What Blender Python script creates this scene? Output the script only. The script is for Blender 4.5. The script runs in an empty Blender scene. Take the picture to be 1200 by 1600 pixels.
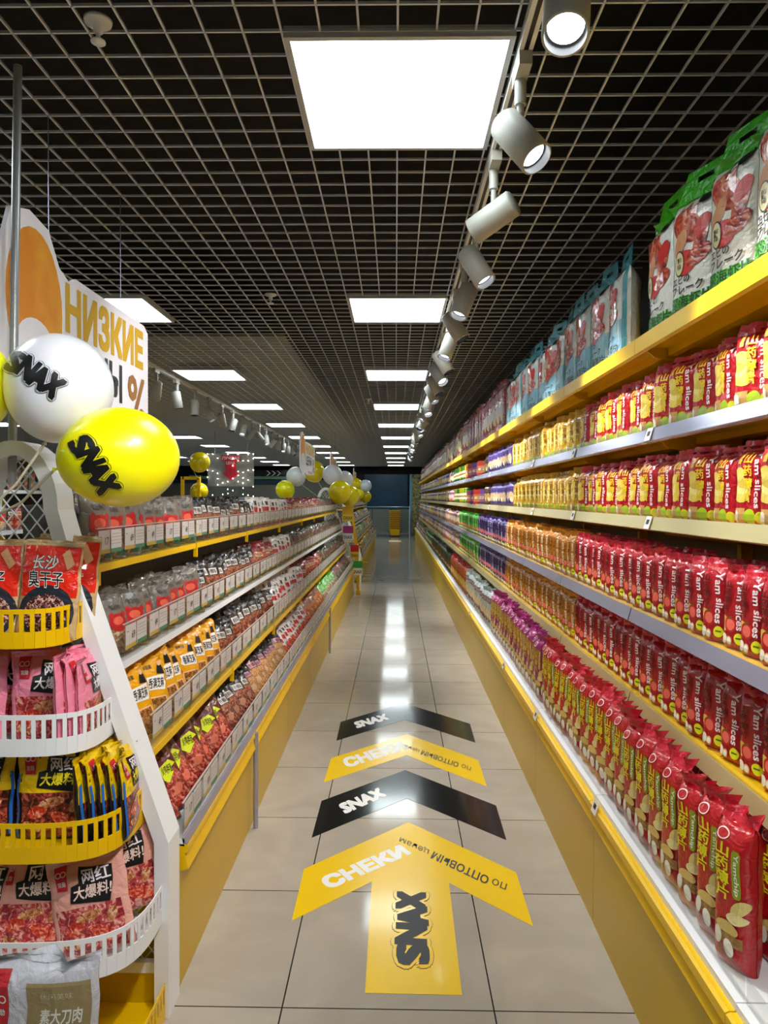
import bpy, bmesh, math, random
from mathutils import Vector, Matrix, Euler, noise
R = random.Random(7)
PI = math.pi
S = bpy.context.scene
COL = S.collection

# ---------------------------------------------------------------- camera, world, exposure
CAM_H, F = 1.446, 1115.0
cd = bpy.data.cameras.new('camera'); cam = bpy.data.objects.new('camera', cd); COL.objects.link(cam)
cd.sensor_fit = 'HORIZONTAL'; cd.sensor_width = 36; cd.lens = F / 1200 * 36
cd.clip_start = 0.02; cd.clip_end = 200
cam.location = (0, 0, CAM_H)
cam.rotation_euler = (PI/2 - 22/F, math.radians(-0.25), 18/F)
S.camera = cam
W = bpy.data.worlds.new('world'); S.world = W; W.use_nodes = True
W.node_tree.nodes['Background'].inputs[0].default_value = (.6, .7, .8, 1)
W.node_tree.nodes['Background'].inputs[1].default_value = 0.05
S.view_settings.view_transform = 'Standard'; S.view_settings.look = 'None'
S.view_settings.gamma = 1; S.view_settings.use_curve_mapping = False
S.view_settings.exposure = 0.35
PANEL_STRENGTH = 8.0
SPOT_W = 58.0

def px(u, v, Y): return Vector(((u-618)*Y/F, Y, CAM_H-(v-778)*Y/F))
def flo(u, v):
    Y = CAM_H*F/(v-778); return Vector(((u-618)*Y/F, Y, 0))

# ---------------------------------------------------------------- materials
def lin(h):
    if not isinstance(h, str): return tuple(h)
    c = [int(h[i:i+2], 16)/255 for i in (0, 2, 4)]
    return tuple(x/12.92 if x <= .04045 else ((x+.055)/1.055)**2.4 for x in c)
MATS = {}
def mat(name, color='808080', rough=.5, metal=0, emit=0, bump=0, bscale=60, coat=0, spec=.5, alpha=1, color2=None, cscale=20, trans=0):
    if name in MATS: return MATS[name]
    m = bpy.data.materials.new(name); m.use_nodes = True
    nt = m.node_tree; b = nt.nodes['Principled BSDF']; L = nt.links.new
    c = lin(color)
    b.inputs['Base Color'].default_value = (*c, 1); b.inputs['Roughness'].default_value = rough
    b.inputs['Metallic'].default_value = metal; b.inputs['Specular IOR Level'].default_value = spec
    b.inputs['Coat Weight'].default_value = coat; b.inputs['Coat Roughness'].default_value = .08
    b.inputs['Alpha'].default_value = alpha; b.inputs['Transmission Weight'].default_value = trans
    if emit:
        b.inputs['Emission Color'].default_value = (*c, 1); b.inputs['Emission Strength'].default_value = emit
    tc = nt.nodes.new('ShaderNodeTexCoord')
    if color2:
        n = nt.nodes.new('ShaderNodeTexNoise'); n.inputs['Scale'].default_value = cscale; n.inputs['Detail'].default_value = 5
        r = nt.nodes.new('ShaderNodeValToRGB'); r.color_ramp.elements[0].position = .38; r.color_ramp.elements[1].position = .62
        r.color_ramp.elements[0].color = (*c, 1); r.color_ramp.elements[1].color = (*lin(color2), 1)
        L(tc.outputs['Object'], n.inputs['Vector']); L(n.outputs['Fac'], r.inputs[0]); L(r.outputs[0], b.inputs['Base Color'])
    if bump:
        n = nt.nodes.new('ShaderNodeTexNoise'); n.inputs['Scale'].default_value = bscale; n.inputs['Detail'].default_value = 3
        n.inputs['Distortion'].default_value = .6
        d = nt.nodes.new('ShaderNodeBump'); d.inputs['Strength'].default_value = bump; d.inputs['Distance'].default_value = .009
        L(tc.outputs['Object'], n.inputs['Vector']); L(n.outputs['Fac'], d.inputs['Height']); L(d.outputs[0], b.inputs['Normal'])
    MATS[name] = m; return m
def foil(name, color, rough=.28, **k): return mat('foil_'+name, color, rough, bump=.9, bscale=34, coat=.35, **k)
def ink(color, rough=.4): return mat('ink_'+color, color, rough, bump=.5, bscale=34)
def food(name, c1, c2, c3, scale=55):
    key = 'food_'+name
    if key in MATS: return MATS[key]
    m = bpy.data.materials.new(key); m.use_nodes = True; nt = m.node_tree; L = nt.links.new; b = nt.nodes['Principled BSDF']
    b.inputs['Roughness'].default_value = .22; b.inputs['Coat Weight'].default_value = .6; b.inputs['Coat Roughness'].default_value = .1
    tc = nt.nodes.new('ShaderNodeTexCoord'); v = nt.nodes.new('ShaderNodeTexNoise'); v.inputs['Scale'].default_value = scale
    v.inputs['Detail'].default_value = 4; v.inputs['Distortion'].default_value = 1.6
    r = nt.nodes.new('ShaderNodeValToRGB'); e = r.color_ramp.elements
    e[0].position = .36; e[0].color = (*lin(c1), 1); e[1].position = .64; e[1].color = (*lin(c3), 1)
    x = e.new(.5); x.color = (*lin(c2), 1)
    d = nt.nodes.new('ShaderNodeBump'); d.inputs['Strength'].default_value = .6; d.inputs['Distance'].default_value = .006
    L(tc.outputs['Object'], v.inputs['Vector']); L(v.outputs['Fac'], r.inputs[0]); L(r.outputs[0], b.inputs['Base Color'])
    L(v.outputs['Fac'], d.inputs['Height']); L(d.outputs[0], b.inputs['Normal'])
    MATS[key] = m; return m

YEL = mat('yellow_painted_metal', 'EEBE00', .35, spec=.35)
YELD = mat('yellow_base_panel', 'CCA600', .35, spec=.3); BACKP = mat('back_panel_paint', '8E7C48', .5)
WHT = mat('white_painted_metal', 'EEF0F2', .35)
GRYP = mat('grey_painted_metal', 'B4B6B8', .4)
ALU = mat('aluminium_rail', 'B4B4CC', .25, metal=.6)
ALUY = mat('yellow_reflection_rail', 'D8C890', .3, metal=.5)  # silver price rail with a yellow reflection put into its base colour
SIL = mat('galvanised_grid', 'D0D4DC', .35, metal=.3)
SPOTW = mat('spot_housing', 'AEACA4', .45)
BLK = mat('black_plastic', '0B0B0C', .35)
DRK = mat('dark_void', '151413', .8)
PAPER = mat('paper_white', 'E6E2DC', .6)
INKB = mat('ink_black', '0E0E0F', .4)
def acrylic_mat():
    m = bpy.data.materials.new('clear_acrylic'); m.use_nodes = True; nt = m.node_tree; L = nt.links.new
    nt.nodes.remove(nt.nodes['Principled BSDF']); o = nt.nodes['Material Output']
    t = nt.nodes.new('ShaderNodeBsdfTransparent'); t.inputs[0].default_value = (.93, .94, .93, 1)
    g = nt.nodes.new('ShaderNodeBsdfGlossy'); g.inputs['Roughness'].default_value = .12
    f = nt.nodes.new('ShaderNodeLayerWeight'); f.inputs['Blend'].default_value = .5
    pw = nt.nodes.new('ShaderNodeMath'); pw.operation = 'POWER'; pw.inputs[1].default_value = 4
    ml = nt.nodes.new('ShaderNodeMath'); ml.operation = 'MULTIPLY_ADD'; ml.inputs[1].default_value = .5; ml.inputs[2].default_value = .03
    L(f.outputs['Facing'], pw.inputs[0]); L(pw.outputs[0], ml.inputs[0])
    x = nt.nodes.new('ShaderNodeMixShader'); L(ml.outputs[0], x.inputs[0]); L(t.outputs[0], x.inputs[1]); L(g.outputs[0], x.inputs[2]); L(x.outputs[0], o.inputs[0])
    return m
ACR = acrylic_mat()

# ---------------------------------------------------------------- mesh helpers
class MB:
    def __init__(s): s.v = []; s.f = []; s.m = []; s.sm = []; s.mats = []
    def slot(s, m):
        if m not in s.mats: s.mats.append(m)
        return s.mats.index(m)
    def add(s, vs, fs, m, smooth=False):
        o = len(s.v); k = s.slot(m); s.v += [tuple(p) for p in vs]
        for f in fs: s.f.append(tuple(i+o for i in f)); s.m.append(k); s.sm.append(smooth)
    def box(s, x0, x1, y0, y1, z0, z1, m, M=None):
        vs = [Vector((x, y, z)) for x in (x0, x1) for y in (y0, y1) for z in (z0, z1)]
        if M: vs = [M @ p for p in vs]
        s.add(vs, [(0,1,3,2),(4,6,7,5),(0,4,5,1),(2,3,7,6),(0,2,6,4),(1,5,7,3)], m)
    def prism(s, pts, axis, a, b, m):          # 2D polygon extruded along axis
        n = len(pts)
        def P(p, t): return {'x': (t, p[0], p[1]), 'y': (p[0], t, p[1]), 'z': (p[0], p[1], t)}[axis]
        s.add([P(p, a) for p in pts]+[P(p, b) for p in pts],
              [tuple(range(n)), tuple(range(2*n-1, n-1, -1))]+[(i, (i+1) % n, n+(i+1) % n, n+i) for i in range(n)], m)
    def tube(s, path, r, m, n=8, cap=True):
        path = [Vector(p) for p in path]; vs = []; k = len(path)
        for i, p in enumerate(path):
            t = (path[min(i+1, k-1)]-path[max(i-1, 0)]).normalized()
            u = t.cross(Vector((0, 0, 1)) if abs(t.z) < .9 else Vector((1, 0, 0))).normalized(); w = t.cross(u)
            rr = r[i] if isinstance(r, (list, tuple)) else r
            vs += [p+(u*math.cos(2*PI*j/n)+w*math.sin(2*PI*j/n))*rr for j in range(n)]
        fs = [(i*n+j, i*n+(j+1) % n, (i+1)*n+(j+1) % n, (i+1)*n+j) for i in range(k-1) for j in range(n)]
        s.add(vs, fs, m, True)
        if cap: s.add(vs[:n], [tuple(range(n-1, -1, -1))], m); s.add(vs[-n:], [tuple(range(n))], m)
    def lathe(s, prof, m, n=24, M=None, smooth=True):   # prof: (r, z)
        vs = [Vector((r*math.cos(2*PI*j/n), r*math.sin(2*PI*j/n), z)) for r, z in prof for j in range(n)]
        if M: vs = [M @ p for p in vs]
        s.add(vs, [(i*n+j, i*n+(j+1) % n, (i+1)*n+(j+1) % n, (i+1)*n+j) for i in range(len(prof)-1) for j in range(n)], m, smooth)
    def join(s, o):
        k = len(s.v); s.v += o.v
        for f, mi, sm in zip(o.f, o.m, o.sm): s.f.append(tuple(i+k for i in f)); s.m.append(s.slot(o.mats[mi])); s.sm.append(sm)
    def mesh(s, name):
        me = bpy.data.meshes.new(name); me.from_pydata(s.v, [], s.f)
        for m in s.mats: me.materials.append(m)
        me.polygons.foreach_set('material_index', s.m); me.polygons.foreach_set('use_smooth', s.sm); me.update(); return me
def link(me, name, parent=None, loc=(0,0,0), rot=(0,0,0), scale=None):
    o = bpy.data.objects.new(name, me); COL.objects.link(o)
    if parent: o.parent = parent
    o.location = loc; o.rotation_euler = rot
    if scale: o.scale = scale
    return o
def obj(mb, name, parent=None, **k): return link(mb.mesh(name), name, parent, **k)
def tag(o, label, cat, group=None):
    o['label'] = label; o['category'] = cat
    if group: o['group'] = group
    return o
def thing(name, label, cat, loc=(0,0,0), group=None, rot=(0,0,0)):
    return tag(link(None, name, loc=loc, rot=rot), label, cat, group)
def struct(mb, name, **k):
    o = obj(mb, name, **k); o['kind'] = 'structure'; return o

_ONES = 'first second third fourth fifth sixth seventh eighth ninth tenth eleventh twelfth thirteenth fourteenth fifteenth sixteenth seventeenth eighteenth nineteenth'.split()
def nth(i):
    if i < 20: return _ONES[i-1]
    t = ['twenty','thirty','forty','fifty','sixty','seventy','eighty','ninety'][i//10-2]
    return (t[:-1]+'ieth') if i % 10 == 0 else t+'-'+_ONES[i % 10-1]

# text -> flat triangles normalised to the unit square
_T = {}
def txt(s, off=0.0):
    k = (s, off)
    if k not in _T:
        c = bpy.data.curves.new('t', 'FONT'); c.body = s; c.offset = off; c.resolution_u = 2
        o = bpy.data.objects.new('t', c); me = bpy.data.meshes.new_from_object(o)
        vs = [(v.co.x, v.co.y) for v in me.vertices]; fs = [tuple(p.vertices) for p in me.polygons]
        bpy.data.objects.remove(o); bpy.data.curves.remove(c); bpy.data.meshes.remove(me)
        _T[k] = (vs, fs)
    return _T[k]
def dilate(vs, fs, r, n):          # thicker strokes: shifted copies, each lifted a hair above the last by its user
    if n == 8: return [([(x+r*i, y+r*j) for x, y in vs], fs) for i in (-1, 0, 1) for j in (-1, 0, 1)]     # squared strokes
    return [(vs, fs)]+[([(x+r*math.cos(2*PI*(k+.5)/n), y+r*math.sin(2*PI*(k+.5)/n)) for x, y in vs], fs) for k in range(n)]
def txt_unit(s, off=0.0):
    rv, fs = txt(s, 0.0); st = dilate(rv, fs, off*.8, 4 if off < .05 else 8) if off >= .02 else [(rv, fs)]
    x0 = min(p[0] for p in rv); x1 = max(p[0] for p in rv); y0 = min(p[1] for p in rv); y1 = max(p[1] for p in rv)
    return [([((x-x0)/(x1-x0), (y-y0)/(y1-y0)) for x, y in vs], fs) for vs, fs in st]
LIFT = 1.2e-5
def put_stamps(mb, stamps, fn, m, i0=0):
    o, a, b = (Vector(fn(*p)) for p in ((0, 0), (1, 0), (0, 1))); n = (a-o).cross(b-o).normalized()
    for k, (vs, fs) in enumerate(stamps): mb.add([tuple(Vector(fn(x, y))+n*(LIFT*(k+i0))) for x, y in vs], fs, m)
def text_on(mb, s, fn, m, off=0.02):
    put_stamps(mb, txt_unit(s, off), fn, m)

def logo(layers, put):
    """SNAX wordmark: chunky tilted letters over a contour; put(vs, fs, mat, layer) gets unit-square coordinates"""
    L_ = []
    for i, (c, rot, x0, w) in enumerate((('S', .08, 0.0, .235), ('N', -.05, .25, .25), ('A', .05, .5, .25), ('X', -.06, .745, .255))):
        vs, fs = txt(c, 0.0); a0 = min(p[0] for p in vs); a1 = max(p[0] for p in vs); b0 = min(p[1] for p in vs); b1 = max(p[1] for p in vs)
        q = []
        for x, y in vs:
            X = (x-a0)/(a1-a0)*w-w/2; Y = (y-b0)/(b1-b0)*.34-.17
            q.append((x0+w/2+X*math.cos(rot)-Y*math.sin(rot), .2+(i % 2)*.02+X*math.sin(rot)+Y*math.cos(rot)))
        L_.append((q, fs))
    for k, (r, m_) in enumerate(layers):
        for i, (q, fs) in enumerate(L_):
            put([([(x, y/.4) for x, y in vs], f2) for vs, f2 in dilate(q, fs, r, 14 if r > .03 else 8)], m_, k, 16*i)
def cut2d(vs, fs, sx, sy):
    bm = bmesh.new(); bv = [bm.verts.new((x, y, 0)) for x, y in vs]
    for f in fs:
        try: bm.faces.new([bv[i] for i in f])
        except ValueError: pass
    for ax, st in ((0, sx), (1, sy)):
        lo = min(p[ax] for p in vs); hi = max(p[ax] for p in vs); k = math.ceil(lo/st+1e-6)
        while k*st < hi-1e-6:
            co = [0,0,0]; co[ax] = k*st; no = [0,0,0]; no[ax] = 1
            bmesh.ops.bisect_plane(bm, geom=bm.verts[:]+bm.edges[:]+bm.faces[:], plane_co=co, plane_no=no); k += 1
    bm.verts.index_update()
    r = ([(v.co.x, v.co.y) for v in bm.verts], [tuple(v.index for v in f.verts) for f in bm.faces]); bm.free(); return r

class Bag:
    """foil bag standing on z=0, printed front towards -Y; art coordinates are fractions of width and height"""
    def __init__(s, w, h, d, body, p=3.0, crimp=.04, seed=1, taper=0.0, fall=.12, botfall=.07, wr=.003):
        s.w, s.h, s.d, s.p, s.crimp, s.seed, s.taper, s.fall, s.bf, s.wr = w, h, d, p, crimp, seed, taper, fall, botfall, wr
        s.A = MB(); s.seal = MB(); s.layer = 0; s.bodym = body
        n = 12; ss = [math.sin(PI/2*(-1+2*i/n)) for i in range(n+1)]
        tt = [0, .015, .04, .08, .15, .25, .37, .5, .62, .73, .82, .88, .93, 1-crimp]
        for side in (-1, 1):
            vs = [s.P(a, t, side) for t in tt for a in ss]; k = n+1
            fs = [(j*k+i, j*k+i+1, (j+1)*k+i+1, (j+1)*k+i) for j in range(len(tt)-1) for i in range(n)]
            if side > 0: fs = [f[::-1] for f in fs]
            s.A.add(vs, fs, body, True)
        s.A.add([s.P(a, 0, -1) for a in ss]+[s.P(a, 0, 1) for a in ss], [(i, i+n+1, i+n+2, i+1) for i in range(n)], body)
    def P(s, a, t, side=-1, off=0.0):
        t = max(0.0, t); a = max(-1.0, min(1.0, a))
        top = min(1.0, max(0.0, (1-s.crimp-t)/s.fall))**.6; bot = .45+.55*min(1.0, t/s.bf)**.6 if s.bf else 1
        th = s.d/2*(max(0, 1-abs(a)**s.p))**.55*top*bot+.0008
        nz = noise.noise(Vector((a*2.2+s.seed*7.1, t*s.h/s.w*3, s.seed*3.3+side)))
        th += s.wr*nz*min(1, 3*(1-abs(a)))*(.4+(1-top)*1.5)
        w = s.w/2*(1-.05*(1-abs(2*t-1)**2)*(s.d/s.w))*(1-s.taper*t)
        x = a*w+.006*noise.noise(Vector((s.seed*5, t*5, 1)))
        y = side*(max(th, .0006)+off)+ (1-top)*.012*noise.noise(Vector((a*1.5, s.seed*9.1, t*2)))
        return (x, y, t*s.h)
    def put(s, vs, fs, m, extra=-1):
        if extra < 1: s.layer += 1
        off = .0006+.00025*s.layer+LIFT*max(0, extra)
        vs, fs = cut2d(vs, fs, .1, .06)
        s.A.add([s.P(max(-.97, min(.97, 2*x-1)), y, -1, off) for x, y in vs], fs, m)
    def rect(s, x0, y0, x1, y1, m): s.put([(x0,y0),(x1,y0),(x1,y1),(x0,y1)], [(0,1,2,3)], m)
    def poly(s, pts, m): s.put(pts, [tuple(range(len(pts)))], m)
    def ell(s, cx, cy, rx, ry, m, rot=0, n=16):     # radii as fraction of width
        q = s.w/s.h; pts = []
        for i in range(n):
            a = 2*PI*i/n; x = rx*math.cos(a); y = ry*math.sin(a)
            pts.append((cx+x*math.cos(rot)-y*math.sin(rot), cy+(x*math.sin(rot)+y*math.cos(rot))*q))
        s.poly(pts, m)
    def ring(s, cx, cy, rx, ry, m, w=.15, n=18):
        q = s.w/s.h; o = [(cx+rx*math.cos(2*PI*i/n), cy+ry*q*math.sin(2*PI*i/n)) for i in range(n)]
        i_ = [(cx+rx*(1-w)*math.cos(2*PI*i/n), cy+ry*(1-w)*q*math.sin(2*PI*i/n)) for i in range(n)]
        s.put(o+i_, [(k, (k+1) % n, n+(k+1) % n, n+k) for k in range(n)], m)
    def text(s, t, x0, y0, x1, y1, m, rot=False, off=.03):
        for k, (vs, fs) in enumerate(txt_unit(t, off)):
            if rot: vs = [(x0+b*(x1-x0), y1-a*(y1-y0)) for a, b in vs]
            else: vs = [(x0+a*(x1-x0), y0+b*(y1-y0)) for a, b in vs]
            s.put(vs, fs, m, k)
    def vtext(s, t, x0, y0, x1, y1, m, off=.03, gap=.08):
        n = len(t); h = (y1-y0)/n
        for i, c in enumerate(t): s.text(c, x0, y1-(i+1)*h+h*gap, x1, y1-i*h-h*gap, m, off=off)
    def top(s, m, hole=True):
        n = 10; q = s.crimp; ss = [-1+2*i/n for i in range(n+1)]
        for k, (a0, a1) in enumerate(((1-q-.004, 1-q/2), (1-q/2, 1.0))):
            for side in (-1, 1):
                vs = []
                for t in (a0, a1):
                    for i, a in enumerate(ss):
                        x, y, z = s.P(a, min(t, 1-q), side)
                        fl = (t-(1-q))/q if t > 1-q else 0
                        y += fl*.03*noise.noise(Vector((a*2.5, s.seed*2.7, 5)))*s.h/.2
                        vs.append((x, y+side*.0006, t*s.h+(.0015*(i % 2) if k else 0)))
                fs = [(i, i+1, n+2+i, n+1+i) for i in range(n)]
                if side > 0: fs = [f[::-1] for f in fs]
                s.seal.add(vs, fs, m, True)
    def done(s, name):
        body = s.A.mesh(name); seal = s.seal.mesh(name+'_seal') if s.seal.v else None
        full = MB(); full.join(s.A); full.join(s.seal)
        return dict(body=body, seal=seal, full=full.mesh(name+'_whole'), h=s.h, w=s.w, d=s.d)

CR = ('E8C860', 'D9B040', 'F0DC8C', 'B98A3C')
def chips(b, cx, cy, r, n=5, seed=0, cols=('E6CC62','F0DC86','D8B84C')):
    q = random.Random(seed)
    for i in range(n):
        b.ell(cx+q.uniform(-.5,.5)*r, cy+i*r*.55*b.w/b.h, r*q.uniform(.7,1), r*q.uniform(.4,.62), ink(cols[i % len(cols)]), q.uniform(-.5,.5))

# ---- bag designs -------------------------------------------------
def yam_bag(pal, seed):          # short yam slices bag
    bg, txtc, capc, flap = pal
    b = Bag(.124, .212, .062, foil(bg, bg), p=5, crimp=.12, seed=seed)
    b.ell(.24, .42, .26, .34, ink('E3C65A'), 1.2); chips(b, .22, .36, .24, 4, seed)
    b.rect(.02, .03, .42, .2, ink('C89A58')); b.ell(.14, .1, .1, .13, ink('EFE6D2'))
    b.ell(.56, .1, .16, .16, ink('A8C814'), 0); b.rect(.2, .72, .3, .86, ink('C89A2C'))
    b.vtext('山药薄片', .38, .26, .6, .86, ink(txtc), off=.035)
    b.text('Yam slices', .7, .2, .84, .86, ink(capc), rot=True, off=.03)
    b.ell(.84, .09, .12, .12, ink('D8DC20'))
    b.top(foil(flap, flap)); return b.done('snack_bag')
def slim_bag(pal, seed, text='Yam slices'):
    bg, dark, light, flap, fruit = pal
    b = Bag(.086, .215, .046, foil(bg, bg), p=5, crimp=.09, seed=seed)
    chips(b, .2, .26, .2, 3, seed); b.ell(.36, .29, .22, .24, ink(fruit)); b.ell(.36, .29, .15, .17, ink('E86A58')); b.poly([(.34,.36),(.3,.39),(.36,.38),(.42,.395),(.39,.36)], ink('3A7A20'))
    b.ell(.16, .12, .12, .16, ink('EFE6D2')); b.ell(.36, .1, .1, .14, ink('D9B47C')); b.ell(.36, .1, .07, .1, ink('F2EBDD'))
    b.vtext('山药薄片', .12, .44, .38, .82, ink(dark), off=.03)
    b.text(text, .6, .24, .84, .84, ink(light), rot=True, off=.03)
    b.ell(.72, .14, .17, .17, ink('D6DC1C')); b.rect(.62, .135, .82, .155, ink('5A6A10'))
    b.top(foil(flap, flap)); return b.done('snack_bag')
def tall_bag(pal, seed):
    bg, txtc, oval, flap = pal
    b = Bag(.095, .335, .065, foil(bg, bg), p=5, crimp=.08, seed=seed, fall=.1)
    b.vtext('山药薄片', .14, .44, .52, .8, ink(txtc), off=.035, gap=.04)
    b.ell(.3, .85, .17, .12, ink('F4E8E0')); b.ell(.3, .85, .145, .095, foil(bg, bg))
    b.poly([(.62,.5),(.66,.48),(.8,.48),(.84,.5),(.84,.76),(.8,.78),(.66,.78),(.62,.76)], ink(oval))
    b.text('Yamchip', .66, .5, .8, .76, ink('F4F2E0'), rot=True, off=.03)
    b.ell(.8, .42, .26, .14, ink('DFCB7A'), .9); b.ell(.74, .35, .24, .13, ink('EBDC9A'), .15); b.ell(.52, .27, .3, .16, ink('DDC070'), 0)
    b.rect(.3, .17, .9, .24, mat('yam_skin', 'B08850', .6, color2='8A6434', cscale=150)); b.ell(.28, .2, .1, .2, ink('EDE6D4')); b.ell(.58, .15, .13, .2, ink('F3EEDF'), .3)
    b.top(foil(flap, flap)); return b.done('snack_bag')
def plain_bag(cols, w, h, d, seed, word=None, p=4):
    bg, c2, c3 = cols
    b = Bag(w, h, d, foil(bg, bg), p=p, crimp=.08, seed=seed)
    if h > .36: b.rect(.06, .05, .94, .92, food('bigprint'+bg, c3, bg, c2, 70))
    b.ell(.5, .4, .34, .36, ink(c2)); b.ell(.42, .25, .28, .2, ink(c3), .3); b.ell(.6, .3, .22, .16, ink('EAD9A8'), -.4)
    b.rect(.2, .66, .8, .8, ink(c3))
    if word: b.text(word, .24, .68, .76, .78, ink(bg), off=.03)
    b.top(foil(bg, bg)); return b.done('snack_bag')
def big_bag(edge, seed, jp, cn, cncol, art='B23A2A'):
    b = Bag(.225, .38, .1, foil('pearl', 'E4E2DC'), p=3.2, crimp=.05, seed=seed, wr=.008)
    E = foil(edge, edge); M_ = food('shell'+art, '7A2018', art, 'E08A6A', 22)
    if edge == '3E96A8': b.rect(.05, .03, .95, .42, ink('8CC0DA')); b.ell(.5, .72, .4, .26, ink('D8E8EE'))
    b.rect(.0, .0, .07, .96, E); b.rect(.93, .0, 1, .96, E); b.rect(.07, 0, .93, .03, E)
    b.ell(.42, .72, .3, .2, M_, -.6); b.ell(.3, .6, .2, .1, ink('C98A5A'), .9); b.ell(.66, .58, .24, .1, M_, 1.1)
    b.poly([(.2,.78),(.3,.9),(.36,.8),(.46,.92),(.5,.8),(.62,.88),(.6,.74),(.3,.7)], M_)
    b.ell(.4, .44, .2, .16, ink('C8201C')); b.ell(.7, .68, .16, .1, ink('C8201C'), .8); b.ell(.62, .47, .22, .12, M_, .3)
    b.ell(.28, .45, .1, .17, ink('1A1612')); b.ell(.28, .45, .085, .15, ink('D8CC9A')); b.vtext('鲜锋', .23, .4, .33, .5, INKB, off=.01)
    b.text(jp[0], .14, .29, .5, .35, INKB, off=.04); b.text(jp[1], .12, .21, .72, .28, INKB, off=.04)
    b.text(cn, .1, .1, .86, .19, ink(cncol), off=.09); b.text(cn, .1, .1, .86, .19, INKB, off=.02)
    b.rect(.1, .04, .75, .085, INKB); b.text('净含量 200克', .14, .048, .7, .077, PAPER, off=.01)
    b.ell(.7, .9, .1, .1, INKB); b.text('海味当家', .3, .92, .62, .945, INKB, off=.02)
    b.top(E)
    d = b.done('big_snack_bag')
    h = MB(); w2 = .075; z0 = .365; z1 = .455; hx, hz0, hz1 = .032, .412, .428     # handle flap with slot
    o = [(-.105, z0), (.105, z0), (w2, z1), (-w2, z1)]; i_ = [(-hx, hz0), (hx, hz0), (hx, hz1), (-hx, hz1)]
    for y in (-.0015, .0015):
        h.add([(x, y+(z-z0)*.12, z) for x, z in o+i_], [(k, (k+1) % 4, 4+(k+1) % 4, 4+k) for k in range(4)], E)
    for P_ in (o, i_):
        h.add([(x, y+(z-z0)*.12, z) for y in (-.0015, .0015) for x, z in P_], [(k, (k+1) % 4, 4+(k+1) % 4, 4+k) for k in range(4)], E)
    d['handle'] = h.mesh('handle'); return d
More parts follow.
